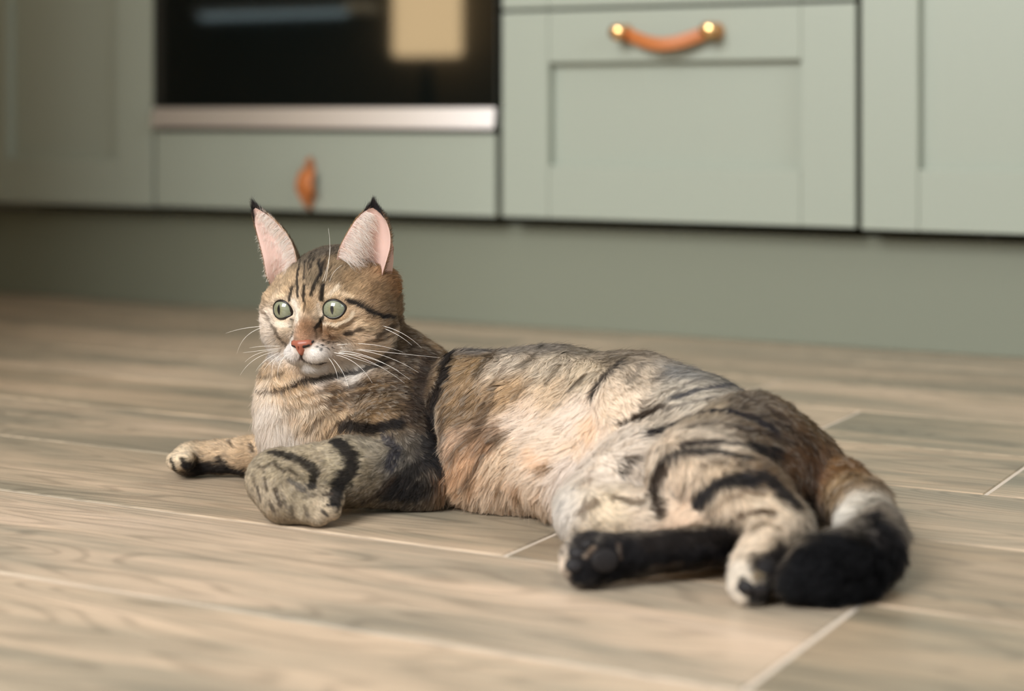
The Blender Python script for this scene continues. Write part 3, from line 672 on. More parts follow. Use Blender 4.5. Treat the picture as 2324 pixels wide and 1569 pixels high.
# ---------------------------------------------------------------- tabby markings, toe lines, shade painted into the shoulder crease: strokes over the body
BK, DB, MB_, BL, WH, OR = (26, 23, 22), (62, 47, 35), (98, 74, 52), (64, 62, 68), (246, 238, 230), (190, 146, 108)
STROKES = [ # points, width, colour, strength
 ([(733,648),(729,680)],10,BK,.95),([(666,652),(657,669),(656,682)],8,BK,.9),([(682,594),(675,625),(676,672)],7,BK,.9),([(690,650),(689,682)],7,BK,.9),
 ([(723,594),(729,619),(715,643),(705,668)],7,BK,.9),([(694,594),(690,634)],6,BK,.8),([(708,570),(700,612)],6,BK,.75),([(734,597),(728,628)],7,BK,.85),([(718,566),(706,610)],6,BK,.75),
 ([(742,575),(738,612)],6,DB,.7),([(693,684),(690,706)],5,DB,.6),([(752,600),(748,640)],5,DB,.5),
 ([(790,681),(814,690),(841,706),(870,718),(900,722)],11,BK,.95),([(785,757),(803,755)],10,DB,.9),([(808,750),(827,745),(848,745)],9,DB,.8),([(855,764),(885,745),(905,731)],11,DB,.7),
 ([(830,775),(862,772),(890,760)],8,MB_,.6),([(747,744),(775,742),(805,726)],11,(100,74,50),.65),([(735,752),(752,764)],14,(120,86,56),.5),
 ([(716,744),(729,728),(735,712)],10,BK,.9),([(658,740),(661,727)],7,BK,.85),([(607,720),(620,743),(634,768)],12,DB,.65),([(590,700),(602,712)],9,MB_,.7),([(596,665),(604,690)],8,MB_,.4),
 ([(667,750),(661,768)],5,DB,.7),([(716,748),(719,768)],6,MB_,.7),([(640,775),(650,782)],6,DB,.5),
 ([(720,787)],5,BK,.8),([(731,784)],6,BK,.9),([(745,779)],6,BK,.9),([(729,794)],6,BK,.9),([(744,792)],5,BK,.9),([(756,790)],5,BK,.8),([(734,773)],6,DB,.8),([(757,778),(768,776)],6,DB,.7),
 ([(648,784)],4,BK,.7),([(640,777)],4,BK,.6),([(649,792)],4,BK,.6),
 ([(683,804),(686,814),(695,821),(715,826),(737,823)],7,(58,40,34),.95),([(686,815),(672,820),(660,817)],5,(110,84,72),.6),
 # pale marks of the face
 ([(667,684),(673,704),(674,728)],11,(240,226,206),.75),([(616,729),(638,740),(660,733)],10,(240,222,198),.85),([(620,674),(645,669)],8,(220,192,154),.6),
 ([(736,735),(765,738),(790,727),(802,712)],8,(242,220,188),.8),([(722,690),(729,714)],8,(236,216,190),.7),([(742,672),(770,665),(797,673)],9,(230,200,160),.75),
 ([(744,672),(767,651)],10,(236,216,188),.6),([(812,732),(850,746)],12,(228,198,158),.55),([(852,792),(880,780)],12,(226,192,152),.5),
 ([(592,770),(604,800)],12,(240,228,216),.6),([(612,800),(640,812)],14,(244,236,230),.7),
 # neck and chest
 ([(667,874),(721,861),(812,846),(870,826)],10,BK,.85),([(583,886),(601,894),(649,885),(691,866)],7,DB,.85),([(736,900),(812,876),(902,867)],10,DB,.65),([(745,921),(797,900),(890,885)],10,DB,.6),
 ([(706,948),(752,921)],7,MB_,.6),([(700,979),(742,942),(782,924)],8,MB_,.65),([(790,950),(850,925),(910,915)],9,DB,.5),([(776,968),(812,971),(857,974),(905,962)],20,BK,.95),
 ([(962,822),(952,895),(932,950)],24,DB,.75),([(1022,800),(1008,850),(986,910),(974,965),(984,1030),(996,1075)],20,BK,.95),([(905,800),(900,850)],18,DB,.6),([(935,790),(930,830)],16,BK,.5),([(985,800),(970,830)],14,DB,.5),([(585,845),(600,858),(640,852)],6,DB,.6),  # the long black stroke paints shade into the crease behind the shoulder
 ([(640,905),(700,900),(760,880)],5,(110,84,58),.5),([(655,935),(705,922),(760,905)],5,(118,90,62),.5),([(640,960),(672,950),(712,935)],5,(150,116,84),.5),([(672,990),(705,962),(735,948)],6,(112,86,60),.55),
 ([(735,995),(765,965),(800,948)],6,(104,80,56),.55),([(760,1000),(775,985)],6,(110,86,62),.5),([(655,915),(700,912),(745,898)],5,(232,208,176),.55),([(668,948),(702,938),(740,922)],6,(236,214,184),.55),([(690,968),(720,948),(760,932)],6,(214,186,150),.55),
 ([(715,990),(750,956),(790,938)],6,(206,178,142),.5),([(800,890),(850,878),(900,872)],6,(150,122,90),.45),([(800,912),(860,898),(905,892)],6,(84,66,46),.5),([(830,945),(880,930),(930,926)],7,(80,62,44),.5),([(840,960),(900,945)],6,(160,132,100),.45),
 ([(600,868),(640,872),(690,858)],5,(222,200,170),.55),([(602,905),(640,908),(690,893)],6,(236,216,188),.5),([(860,840),(900,835)],9,(70,54,40),.5),([(890,815),(930,850)],10,(66,52,38),.45),
 # near fore limb
 ([(764,1003),(797,1035),(794,1067),(764,1109),(761,1140)],24,BK,.95),([(616,1027),(661,1037),(700,1056),(715,1076),(706,1105)],15,BK,.9),([(876,1000),(899,1025),(884,1058)],20,BL,.85),
 ([(872,1125),(932,1078),(965,1049)],26,BK,.85),([(915,1125),(980,1109)],30,BK,.85),([(827,1138),(872,1109),(890,1085)],12,DB,.7),([(962,1000),(975,1060)],18,BK,.7),
 ([(625,1058),(645,1072)],6,DB,.8),([(600,1085),(606,1112)],6,DB,.6),([(625,1110),(637,1148)],7,DB,.75),([(585,1110),(592,1135)],6,DB,.6),([(655,1090),(690,1110)],8,BL,.6),([(754,1121),(738,1124)],5,DB,.8),([(762,1146),(744,1147)],5,BK,.85),([(742,1170),(732,1160)],5,BK,.8),
 ([(690,1130),(715,1125)],6,DB,.5),([(600,1062),(622,1050)],6,DB,.5),([(650,1064),(674,1080)],7,DB,.55),([(612,1138),(622,1160)],6,DB,.5),([(672,1108),(700,1122)],6,(88,80,76),.5),([(642,1126),(650,1150)],6,DB,.5),([(690,1150),(700,1172)],6,DB,.5),([(575,1080),(580,1105)],6,DB,.45),([(660,1150),(668,1175)],6,DB,.5),([(590,1055),(600,1072)],6,DB,.4),
 # far fore limb
 ([(430,1060),(480,1064),(550,1072)],22,BK,.95),([(388,1043),(399,1075)],5,BK,.9),([(413,1043),(420,1060)],8,BK,.9),([(496,1042),(517,1062)],10,BK,.8),([(568,1012),(572,1022)],8,DB,.8),([(521,1003),(526,1012)],7,DB,.7),
 ([(968,850),(958,900),(955,960)],34,(58,46,36),.6),([(905,880),(940,905)],18,DB,.5),  # first stroke widens the painted shade beside the shoulder crease
 # flank
 ([(1334,972),(1336,1000)],28,(240,198,154),.6),([(1205,1040),(1230,1062)],26,(236,186,138),.6),([(1165,1105),(1190,1120)],22,(228,180,134),.55),([(1290,1020),(1310,1040)],20,(240,206,168),.5),
 ([(1124,796),(1101,827),(1082,856)],16,(96,80,62),.75),([(1214,809),(1187,832)],16,(104,90,74),.7),([(1324,864),(1294,891)],11,DB,.75),([(1410,828),(1381,850),(1355,882),(1344,906)],13,(74,66,60),.8),
 ([(1144,843),(1111,902),(1082,954)],11,MB_,.6),([(1114,926),(1082,986),(1030,1045)],15,MB_,.7),([(1110,1007),(1095,1045),(1062,1096)],10,DB,.85),([(1095,1024),(1040,1070),(998,1112)],30,OR,.5),
 ([(1228,1068),(1240,1076)],16,MB_,.75),([(1178,1160),(1186,1172)],12,MB_,.7),([(1134,1118),(1142,1122)],10,MB_,.7),([(1241,1172)],12,MB_,.6),([(996,926),(992,980),(1006,1050)],8,(190,168,142),.5),
 ([(1060,900),(1045,960)],10,MB_,.5),([(1265,840),(1240,880)],10,(120,104,84),.5),([(1200,870),(1175,905)],10,(120,98,74),.5),([(1460,830),(1430,870)],10,(100,92,84),.5),([(1515,850),(1490,870)],9,(100,96,92),.5),
 ([(1010,940),(1005,1010)],10,DB,.5),([(1150,985),(1120,1020)],8,MB_,.5),
 # thigh and rump
 ([(1415,966),(1460,945),(1501,923)],15,DB,.85),([(1468,994),(1526,970),(1587,945),(1648,935),(1721,957),(1760,985)],14,(46,42,44),.9),([(1526,908),(1587,888),(1660,878)],11,(92,90,94),.75),
 ([(1550,1010),(1628,1008),(1685,1015)],14,(52,46,44),.85),([(1509,1047),(1550,1029),(1628,1029),(1705,1047)],15,(72,66,62),.8),([(1413,1084),(1428,1057),(1452,1040)],14,DB,.8),
 ([(1505,1064),(1488,1119),(1501,1160)],24,DB,.85),([(1588,1142),(1628,1104),(1681,1090),(1713,1094)],28,(34,34,38),.95),([(1705,1019),(1775,1034)],24,BK,.85),([(1735,1086),(1783,1127),(1806,1150)],28,(40,34,30),.9),
 ([(1828,1140),(1846,1180)],30,DB,.9),([(1800,1050),(1850,1040)],50,(138,100,68),.5),([(1678,1174),(1721,1162),(1758,1170)],10,MB_,.75),([(1680,905),(1740,930),(1790,965)],12,DB,.6),
 ([(1600,915),(1680,910),(1730,925)],10,(110,96,80),.5),([(1660,975),(1730,985),(1800,1010)],11,DB,.6),([(1560,1110),(1540,1140)],10,MB_,.5),([(1640,1060),(1690,1065)],9,DB,.4),
 ([(1320,1162),(1354,1143)],14,MB_,.7),([(1395,1131),(1462,1145)],11,(130,112,92),.7),([(1277,1139),(1273,1162)],9,BL,.5),([(1560,1200),(1600,1180)],10,DB,.4),
 ([(1480,1030),(1540,1012),(1600,1000)],7,(110,96,84),.55),([(1560,975),(1640,965),(1700,977)],7,(96,84,74),.6),([(1590,1062),(1650,1045),(1720,1066)],7,(104,88,74),.5),([(1520,930),(1580,913),(1640,903)],7,(104,96,92),.55),
 ([(1450,925),(1490,905),(1530,885)],8,(112,98,84),.5),([(1660,1132),(1700,1120),(1742,1130)],7,(130,104,80),.5),([(1610,1168),(1640,1142),(1680,1126)],7,(126,100,78),.45),([(1700,1207),(1740,1195),(1772,1205)],7,(126,104,82),.5),
 ([(1540,890),(1570,872),(1600,862)],8,(104,98,94),.5),([(1690,945),(1740,950),(1790,975)],9,(60,50,42),.55),([(1760,965),(1820,1000),(1850,1030)],12,(66,52,40),.5),([(1440,1110),(1470,1090),(1490,1075)],9,(112,94,76),.5),
 ([(1150,1080),(1120,1132)],8,(160,120,84),.5),([(1192,1100),(1160,1152)],8,(164,124,88),.5),([(1228,1122),(1200,1168)],8,(160,122,88),.5),([(1085,1105),(1060,1140)],8,(150,108,74),.5),([(1262,1130),(1250,1168)],8,(176,140,106),.45),
 # hind feet
 ([(1322,1225),(1320,1290),(1400,1262),(1500,1250),(1640,1238)],52,(22,20,21),.95),([(1470,1235),(1650,1215)],30,(38,32,28),.9),([(1282,1270),(1290,1300)],10,(206,186,164),.7),([(1330,1262),(1346,1244)],6,(150,126,104),.6),([(1402,1240),(1408,1268)],7,(120,100,84),.5),([(1480,1290),(1540,1285)],14,(84,70,56),.6),([(1310,1300),(1400,1300)],24,(22,20,21),.9),
 ([(1735,1290),(1775,1262)],38,(46,40,38),.9),([(1689,1326),(1696,1340)],18,BK,.95),([(1716,1352),(1760,1350)],34,BK,.95),
 ([(1715,1312),(1728,1300)],14,(170,150,120),.6),
 # tail
 ([(1985,1180),(2015,1235),(2035,1275)],30,(34,32,32),.9),([(1830,1275),(1900,1262),(1960,1270),(2010,1290)],60,(20,20,22),.95),([(1800,1325),(1900,1335),(1980,1320)],60,(18,18,20),.97),
]
ST = []
for pts, wd, col, al in STROKES:
    q = []
    if len(pts) == 1: q = [pts[0]]
    else:
        for (u0, v0), (u1, v1) in zip(pts, pts[1:]):
            n = max(2, int(math.hypot(u1-u0, v1-v0) / 4))
            q += [(u0 + (u1-u0)*i/n, v0 + (v1-v0)*i/n) for i in range(n)]
        q.append(pts[-1])
    P3 = [onbody(*p) for p in q]; P3 = [p for p in P3 if p is not None]
    if P3: ST.append((np.array([p[0] for p in P3]), wd * (1.12 if q[0][1] < 842 and q[0][0] < 930 else 1.5) * .5 * P3[0][2] / FPX, lin(col) * (.8 if q[0][0] > 1380 else 1), min(.97, al * (1.18 if q[0][0] > 1380 else 1))))
def coat(P, noisy=True):
    """base colour of the coat at points near the surface"""
    col, ln, fl = seed_interp(P)
    jit = 1 + (.9 * (vnoise(P, 420) - .5) + .7 * (vnoise(P + 3.3, 1100) - .5) if noisy else 0)
    for q, r, c, al in ST:
        lo, hi = q.min(0) - r * 1.8, q.max(0) + r * 1.8
        m = np.nonzero(((P > lo) & (P < hi)).all(1))[0]
        if not len(m): continue
        d = np.full(len(m), 9.0); Q = P[m]
        for k in range(0, len(q), 16):
            d = np.minimum(d, np.sqrt(((Q[:, None] - q[None, k:k+16]) ** 2).sum(2)).min(1))
        d = d / r * (jit[m] if noisy else 1)
        t = np.clip((1.35 - d) / .75, 0, 1); t = t * t * (3 - 2 * t) * al
        col[m] = col[m] * (1 - t[:, None]) + c * t[:, None]
    return col, ln, fl

# ---------------------------------------------------------------- eyes, lids and nose
def sphere_mesh(name, r, nu=48, nv=32):
    bm = bmesh.new(); bmesh.ops.create_uvsphere(bm, u_segments=nu, v_segments=nv, radius=r)
    me = bpy.data.meshes.new(name); bm.to_mesh(me); bm.free(); me.shade_smooth(); return me
def iris_mat():
    m = mat('cat_iris', (150, 160, 130), .12, spec=.5); b = BS(m)
    t = N(m, 'ShaderNodeTexCoord'); sx = N(m, 'ShaderNodeSeparateXYZ'); LK(m, t.outputs['Object'], sx.inputs[0])
    def math_(op, a, b_=None):
        n = N(m, 'ShaderNodeMath', operation=op)
        for i, x in enumerate((a, b_)):
            if x is None: continue
            if isinstance(x, (int, float)): n.inputs[i].default_value = x
            else: LK(m, x, n.inputs[i])
        return n.outputs[0]
    X, Z = sx.outputs[0], sx.outputs[1]                   # object x across, y up (the gaze is the object's z)
    rr = math_('SQRT', math_('ADD', math_('MULTIPLY', X, X), math_('MULTIPLY', Z, Z)))
    ramp = N(m, 'ShaderNodeValToRGB'); LK(m, math_('DIVIDE', rr, .0112), ramp.inputs[0])
    e = ramp.color_ramp.elements
    e[0].position = .15; e[0].color = rgba((122, 120, 88)); e[1].position = .97; e[1].color = rgba((84, 90, 70))
    q = e.new(.45); q.color = rgba((126, 128, 106)); q = e.new(.72); q.color = rgba((118, 122, 100)); q = e.new(.86); q.color = rgba((94, 98, 78))
    ang = math_('ARCTAN2', Z, X)
    cv = N(m, 'ShaderNodeCombineXYZ'); LK(m, math_('MULTIPLY', math_('COSINE', ang), 9), cv.inputs[0]); LK(m, math_('MULTIPLY', math_('SINE', ang), 9), cv.inputs[1]); LK(m, math_('MULTIPLY', rr, 160), cv.inputs[2])
    nz = N(m, 'ShaderNodeTexNoise'); nz.inputs['Scale'].default_value = 1.6; nz.inputs['Detail'].default_value = 3; LK(m, cv.outputs[0], nz.inputs['Vector'])
    mr = N(m, 'ShaderNodeMapRange'); mr.inputs[1].default_value = .3; mr.inputs[2].default_value = .7; mr.inputs[3].default_value = .78; mr.inputs[4].default_value = 1.16; LK(m, nz.outputs['Fac'], mr.inputs[0])
    mul = N(m, 'ShaderNodeMixRGB', blend_type='MULTIPLY'); mul.inputs[0].default_value = 1; LK(m, ramp.outputs[0], mul.inputs[1]); LK(m, mr.outputs[0], mul.inputs[2])
    # slit pupil: |x| / (half width * (1 - (z / half height)^2))
    zz_ = math_('DIVIDE', Z, .0043)
    wdt = math_('MULTIPLY', math_('SUBTRACT', 1.0, math_('MULTIPLY', zz_, zz_)), .0014)
    pu = N(m, 'ShaderNodeMapRange'); pu.inputs[1].default_value = -.00018; pu.inputs[2].default_value = .00018
    LK(m, math_('SUBTRACT', wdt, math_('ABSOLUTE', X)), pu.inputs[0])
    mx = N(m, 'ShaderNodeMixRGB'); mx.inputs[2].default_value = (.002, .002, .003, 1); LK(m, pu.outputs[0], mx.inputs[0]); LK(m, mul.outputs[0], mx.inputs[1])
    LK(m, mx.outputs[0], b.inputs['Base Color'])
    b.inputs['Coat Weight'].default_value = 1.0; b.inputs['Coat Roughness'].default_value = .015; b.inputs['Roughness'].default_value = .5; b.inputs['Specular IOR Level'].default_value = .2
    return m
IRIS = iris_mat(); LID = mat('lid_skin', (24, 18, 15), .32)
for c, g, rt, up, sx in EYES:
    R = Matrix((np.stack([rt, up, g], 1)).tolist()).to_4x4()
    e = link('eye', sphere_mesh('eye', ER), IRIS, cat); e.matrix_local = Matrix.Translation(Vector(c - BASE)) @ R
    if sx > 0: e['label'] = 'grey-green eye with a narrow upright pupil'
    VV, FF, nseg = [], [], 72
    rings = [(-.30, .00030), (0.0, .0006), (.4, .0007), (.9, .0005), (1.6, .0002), (2.6, -.0008)]
    for off, lift in rings:
        for k in range(nseg):
            a = 2 * math.pi * k / nseg; rad = (lid_outline(a, sx) + off) * .001; rad = min(rad, .0135)
            RR = ER + lift
            zz1 = math.sqrt(max(RR * RR - rad * rad, 1e-8)) if rad < RR else -(rad - RR)
            VV.append(c + rt * (rad * math.cos(a)) + up * (rad * math.sin(a)) + g * zz1 - BASE)
    for i in range(len(rings) - 1):
        for k in range(nseg): FF.append((i*nseg+k, i*nseg+(k+1) % nseg, (i+1)*nseg+(k+1) % nseg, (i+1)*nseg+k))
    l = link('eyelid', make_mesh('eyelid', VV, FF), LID, cat)
# nose leather, carved in its own small field
g2 = Grid(hd(0, 45, -29) - .014, hd(0, 45, -29) + .014, .00045)
DN = g2.new()
def ne(x, y, z, rx, ry, rz, k=.0015, sub=False): ell(g2, DN, hd(x, y, z), (rx*.001, ry*.001, rz*.001), k, HR, sub)
NZ = 1.4
for sx in (-1, 1): ne(sx*4.2, 43.6, -25.6 + NZ, 4.7, 5.0, 3.3, .0025)
ne(0, 45.4, -26.0 + NZ, 4.6, 4.6, 3.6, .002); ne(0, 44.4, -28.8 + NZ, 4.4, 4.6, 4.2, .002); ne(0, 43.8, -31.8 + NZ, 2.6, 4.2, 3.2, .0015)
for sx in (-1, 1):
    ne(sx*4.7, 48.0, -28.6 + NZ, 1.7, 3.2, 1.5, .0006, True); ne(sx*6.9, 46.8, -27.9 + NZ, 2.2, 3.2, .9, .0005, True)
ne(0, 49.2, -31.0 + NZ, .45, 1.4, 4.0, .0004, True)
Vn, Fn = surface_nets(DN, g2.lo, g2.h); Vn = smooth(Vn, Fn, 2)
NOSE = mat('nose_leather', (146, 84, 64), .42); NOSE.node_tree.nodes['Principled BSDF'].inputs['Subsurface Weight'].default_value = .0
_t = N(NOSE, 'ShaderNodeTexCoord'); _n = N(NOSE, 'ShaderNodeTexNoise'); _n.inputs['Scale'].default_value = 1500; _b = N(NOSE, 'ShaderNodeBump'); _b.inputs['Strength'].default_value = .25; _b.inputs['Distance'].default_value = .0003
LK(NOSE, _t.outputs['Object'], _n.inputs['Vector']); LK(NOSE, _n.outputs['Fac'], _b.inputs['Height']); LK(NOSE, _b.outputs[0], BS(NOSE).inputs['Normal'])
nose = link('nose', make_mesh('nose', Vn - BASE, Fn), NOSE, cat); nose['label'] = 'brick pink nose'
NOSTRIL = mat('nostril_dark', (26, 14, 12), .6)
VV_ = None
for sx in (-1, 1):
    DN = g2.new(); cap(g2, DN, hd(sx*3.6, 47.0, -27.2 + NZ), hd(sx*6.4, 46.0, -26.6 + NZ), .0017, .0013, .001); cap(g2, DN, hd(sx*6.4, 46.0, -26.6 + NZ), hd(sx*9.2, 42.8, -24.4 + NZ), .0013, .0008, .001)
    Vq, Fq = surface_nets(DN, g2.lo, g2.h); o = link('nostril', make_mesh('nostril', smooth(Vq, Fq, 1) - BASE, Fq), NOSTRIL, nose); o['label'] = 'dark nostril'

# ---------------------------------------------------------------- ears
def lp(u, v, y):
    """head-plane point: where the line of sight meets the plane y (mm) of the head frame"""
    r = np.array([(u - CXP) / FPX, 1, -(v - HZ) / FPX]); o = np.array([0, 0, CAMH])
    t = (y * .001 - (o - HC) @ HF) / (r @ HF); return o + r * t
def resample(P, n):
    P = np.array(P); s = np.r_[0, np.cumsum(np.linalg.norm(np.diff(P, axis=0), axis=1))]; s /= s[-1]
    t = np.linspace(0, 1, n); Q = np.stack([np.interp(t, s, P[:, k]) for k in range(3)], 1)
    for _ in range(3): Q[1:-1] = .25 * Q[:-2] + .5 * Q[1:-1] + .25 * Q[2:]
    return Q
EAR_IN = mat('ear_inner', (202, 170, 158), .6); EAR_IN.node_tree.nodes['Principled BSDF'].inputs['Subsurface Weight'].default_value = .15
EAR_IN.node_tree.nodes['Principled BSDF'].inputs['Subsurface Radius'].default_value = (.004, .0015, .001)
EAR_OUT = mat('ear_back', (128, 104, 78), .8)
EARS = []
def make_ear(inner, outer, depth, sidepush, sx):
    n, mth = 26, 17
    I = resample([lp(*p) for p in inner], n); O = resample([lp(*p) for p in outer], n)
    rows = []
    for i in range(n):
        t = i / (n - 1); mid = (I[i] + O[i]) / 2
        B = mid - HF * (depth * (1 - t) ** .8 + .004 * (1 - t ** 3)) + HX * sidepush * (1 - t) - HU * .010 * (1 - t)
        row = []
        for j in range(mth):
            s = j / (mth - 1)
            row.append((1-s)**2 * I[i] + 2*s*(1-s) * B + s*s * O[i])
        rows.append(row)
    Pn = np.array(rows)                                    # n x m x 3
    du = np.gradient(Pn, axis=0); dv = np.gradient(Pn, axis=1); nm = np.cross(du, dv); nm /= np.linalg.norm(nm, axis=2)[..., None] + 1e-9
    if (nm[4, mth//2] @ HF) < 0: nm = -nm                  # towards the opening
    th = .0011
    back = Pn - nm * th * (np.sin(np.linspace(0, math.pi, mth))[None, :, None] * .8 + .35)
    VV = np.concatenate([Pn.reshape(-1, 3), back.reshape(-1, 3)]); FF, mi = [], []
    q = n * mth
    for i in range(n - 1):
        for j in range(mth - 1):
            a, b, c_, d_ = i*mth+j, i*mth+j+1, (i+1)*mth+j+1, (i+1)*mth+j
            FF.append((a, b, c_, d_)); mi.append(0); FF.append((q+d_, q+c_, q+b, q+a)); mi.append(1)
        for j in (0, mth-1):
            a, d_ = i*mth+j, (i+1)*mth+j
            FF.append((a, d_, q+d_, q+a) if j == 0 else (q+a, q+d_, d_, a)); mi.append(0)
    me = make_mesh('ear', VV - BASE, FF); me.materials.append(EAR_IN); me.materials.append(EAR_OUT)
    me.polygons.foreach_set('material_index', np.array(mi, np.int32))
    bm = bmesh.new(); bm.from_mesh(me); bmesh.ops.recalc_face_normals(bm, faces=bm.faces[:]); bm.to_mesh(me); bm.free(); me.shade_smooth()
    o = link('ear', me, None, cat)
    EARS.append((Pn, nm, back, sx)); return o
make_ear([(765,590,16),(769,566,17),(783,538,17),(802,506,16),(819,486,14),(832,476,13),(845,472,12)], [(862,650,-8),(866,626,2),(876,594,7),(887,556,9),(885,526,10),(877,502,11),(864,483,12),(848,473,12)], .036, -.004, 1)
make_ear([(674,612,16),(671,584,16),(664,555,16),(647,527,16),(622,500,15),(600,482,14),(580,472,14)], [(616,650,-4),(604,624,6),(600,594,10),(592,562,11),(585,535,12),(577,505,13),(573,478,14)], .026, .016, -1)

def fold(inner, outer):
    o = make_ear(inner, outer, .005, .004, 1); o.name = 'ear_fold'; o.data.name = 'ear_fold'; EARS.pop(); return o
fold([(866,634,-6),(870,612,0),(876,588,4),(883,566,7),(887,548,8)], [(878,634,-12),(887,612,-8),(892,588,-2),(893,566,4),(889,547,7)])

# ---------------------------------------------------------------- fur
def sample_roots(dens):
    """roots on the quad mesh; dens = hairs per square metre at each vertex"""
    A = .5 * np.linalg.norm(np.cross(Vw[tri[:, 1]] - Vw[tri[:, 0]], Vw[tri[:, 2]] - Vw[tri[:, 0]]), axis=1)
    wgt = A * dens[tri].mean(1)
    n = rng.poisson(wgt); f = np.repeat(np.arange(len(tri)), n)
    r1 = np.sqrt(rng.random(len(f))); r2 = rng.random(len(f))
    b = np.stack([1 - r1, r1 * (1 - r2), r1 * r2], 1)
    P = (Vw[tri[f]] * b[..., None]).sum(1); Nn = (VN[tri[f]] * b[..., None]).sum(1); Nn /= np.linalg.norm(Nn, axis=1)[:, None] + 1e-9
    return P, Nn
view = Vw - np.array([0, 0, CAMH]); view /= np.linalg.norm(view, axis=1)[:, None]
facing = -(VN * view).sum(1)
hl = tohead(Vw)
headw = np.clip((1.18 - np.sqrt((hl[:, 0] / 50) ** 2 + ((hl[:, 1]) / 58) ** 2 + ((hl[:, 2] - 2) / 54) ** 2)) / .16, 0, 1) * np.clip((hl[:, 2] * .9 + hl[:, 1] + 62) / 25, 0, 1)
_, vlen, _ = seed_interp(Vw)
DENS = 1.3
dens = np.interp(vlen, [2, 4, 6, 9, 13, 18], [7.2e6, 4.6e6, 2.7e6, 1.7e6, 1.25e6, 1.1e6]) * DENS
dens *= np.where(facing < -.25, .35, 1.0)
dens[Vw[:, 2] < .0022] = 0
inear = np.zeros(len(Vw), bool)
P, Nn = sample_roots(dens)
h = tohead(P)
# bare places: eyes, nose
keep = np.ones(len(P), bool); eyeR = np.full(len(P), 9.0); eyedir = np.zeros((len(P), 3))
for c, g, rt, up, sx in EYES:
    d = P - c; x = d @ rt; y = d @ up; zf = d @ g
    a = np.arctan2(y, x); rad = np.hypot(x, y) * 1000
    lim = np.array([lid_outline(t, sx) for t in np.linspace(-math.pi, math.pi, 181)])
    L_ = np.interp(a, np.linspace(-math.pi, math.pi, 181), lim)
    near = (np.linalg.norm(d, axis=1) < .024) & (zf > -.004)
    keep &= ~(near & (rad < L_ + .55))
    e_ = np.where(near, (rad - L_) / 8, 9.0)
    m = e_ < eyeR; eyeR[m] = e_[m]; eyedir[m] = (d - np.outer(zf, g))[m]
nl = np.sqrt((h[:, 0] / 8.6) ** 2 + ((h[:, 2] + 26.8) / 5.0) ** 2)
keep &= ~((nl < 1) & (h[:, 1] > 36))
P, Nn, eyeR, eyedir, h = P[keep], Nn[keep], eyeR[keep], eyedir[keep], h[keep]
NH = len(P); print('hairs', NH)
col0, Ls, flow = seed_interp(P)
hw = np.clip((1.18 - np.sqrt((h[:, 0] / 50) ** 2 + (h[:, 1] / 58) ** 2 + ((h[:, 2] - 2) / 54) ** 2)) / .16, 0, 1) * np.clip((h[:, 2] * .9 + h[:, 1] + 62) / 25, 0, 1)
nosep = hd(0, 50, -20)
hf = P - nosep; hf /= np.linalg.norm(hf, axis=1)[:, None] + 1e-9
hf = hf - .25 * HF * (h[:, 1] > 0)[:, None]
hf[:, 2] -= .25 * np.clip((-h[:, 2] - 10) / 20, 0, 1)        # cheeks and chin hang down
flow /= np.linalg.norm(flow, axis=1)[:, None] + 1e-9
flow = flow * (1 - hw[:, None]) + hf * hw[:, None]
ne_ = np.clip(1 - eyeR / .5, 0, 1)[:, None]
ed = eyedir / (np.linalg.norm(eyedir, axis=1)[:, None] + 1e-9)
flow = flow * (1 - .75 * ne_) + ed * .75 * ne_
# slow wander of the direction
def wob(sc_, amp):
    return np.stack([vnoise(P + o, sc_) - .5 for o in (1.1, 5.7, 9.9)], 1) * amp
flow = flow + wob(28, .9) * (1 - .6 * hw[:, None]) + wob(90, .8) * (1 - .65 * hw[:, None]) + rng.normal(0, .10, (NH, 3))
flow -= Nn * (flow * Nn).sum(1)[:, None]; flow /= np.linalg.norm(flow, axis=1)[:, None] + 1e-9
L = Ls * .001 * rng.uniform(.72, 1.12, NH) * np.clip(.35 + eyeR * .9, .35, 1)
guard = rng.random(NH) < .035; L[guard] *= 1.25
lift = np.interp(Ls, [2, 4, 8, 14, 18], [.30, .34, .42, .52, .58]) + .35 * (vnoise(P + 7, 60) - .5) + rng.normal(0, .05, NH) + guard * .22
KP = 5; s = np.linspace(0, 1, KP)
PT = np.empty((NH, KP, 3))
curl = np.stack([vnoise(P + o, 240) - .5 for o in (2.2, 4.4, 8.8)], 1)
for k in range(KP):
    t = s[k]
    PT[:, k] = P + (L * t)[:, None] * (flow * np.cos(lift)[:, None] + Nn * (np.sin(lift) * (1 - .35 * t))[:, None]) + (L * t * t)[:, None] * curl * .45
    PT[:, k, 2] -= (L * t * t) * .10 * (Ls > 9)
# clumps: every hair leans on the tip of its nearest lock
def clump(PT, every, amount):
    c = rng.choice(NH, max(1, NH // every), replace=False)
    kd = KDTree(len(c))
    for i, q in enumerate(P[c].tolist()): kd.insert(q, i)
    kd.balance()
    ix = np.array([kd.find(q)[1] for q in P.tolist()])
    ctr = PT[c[ix]]; off = P - P[c[ix]]
    near = np.linalg.norm(off, axis=1) < L * 1.1 + .0012
    am = (amount * near * ~guard)[:, None]
    for k in range(KP):
        t = s[k] ** 1.3
        tgt = ctr[:, k] + off * (1 - .8 * t)
        PT[:, k] += (tgt - PT[:, k]) * am * t
    return c[ix]
am = np.interp(Ls, [3, 5, 9, 14], [.30, .45, .62, .72])
cid = clump(PT, 9, am)
cid2 = clump(PT, 90, am * .55)
PT[:, :, 2] = np.maximum(PT[:, :, 2], .0008 + .0004 * rng.random(NH)[:, None])
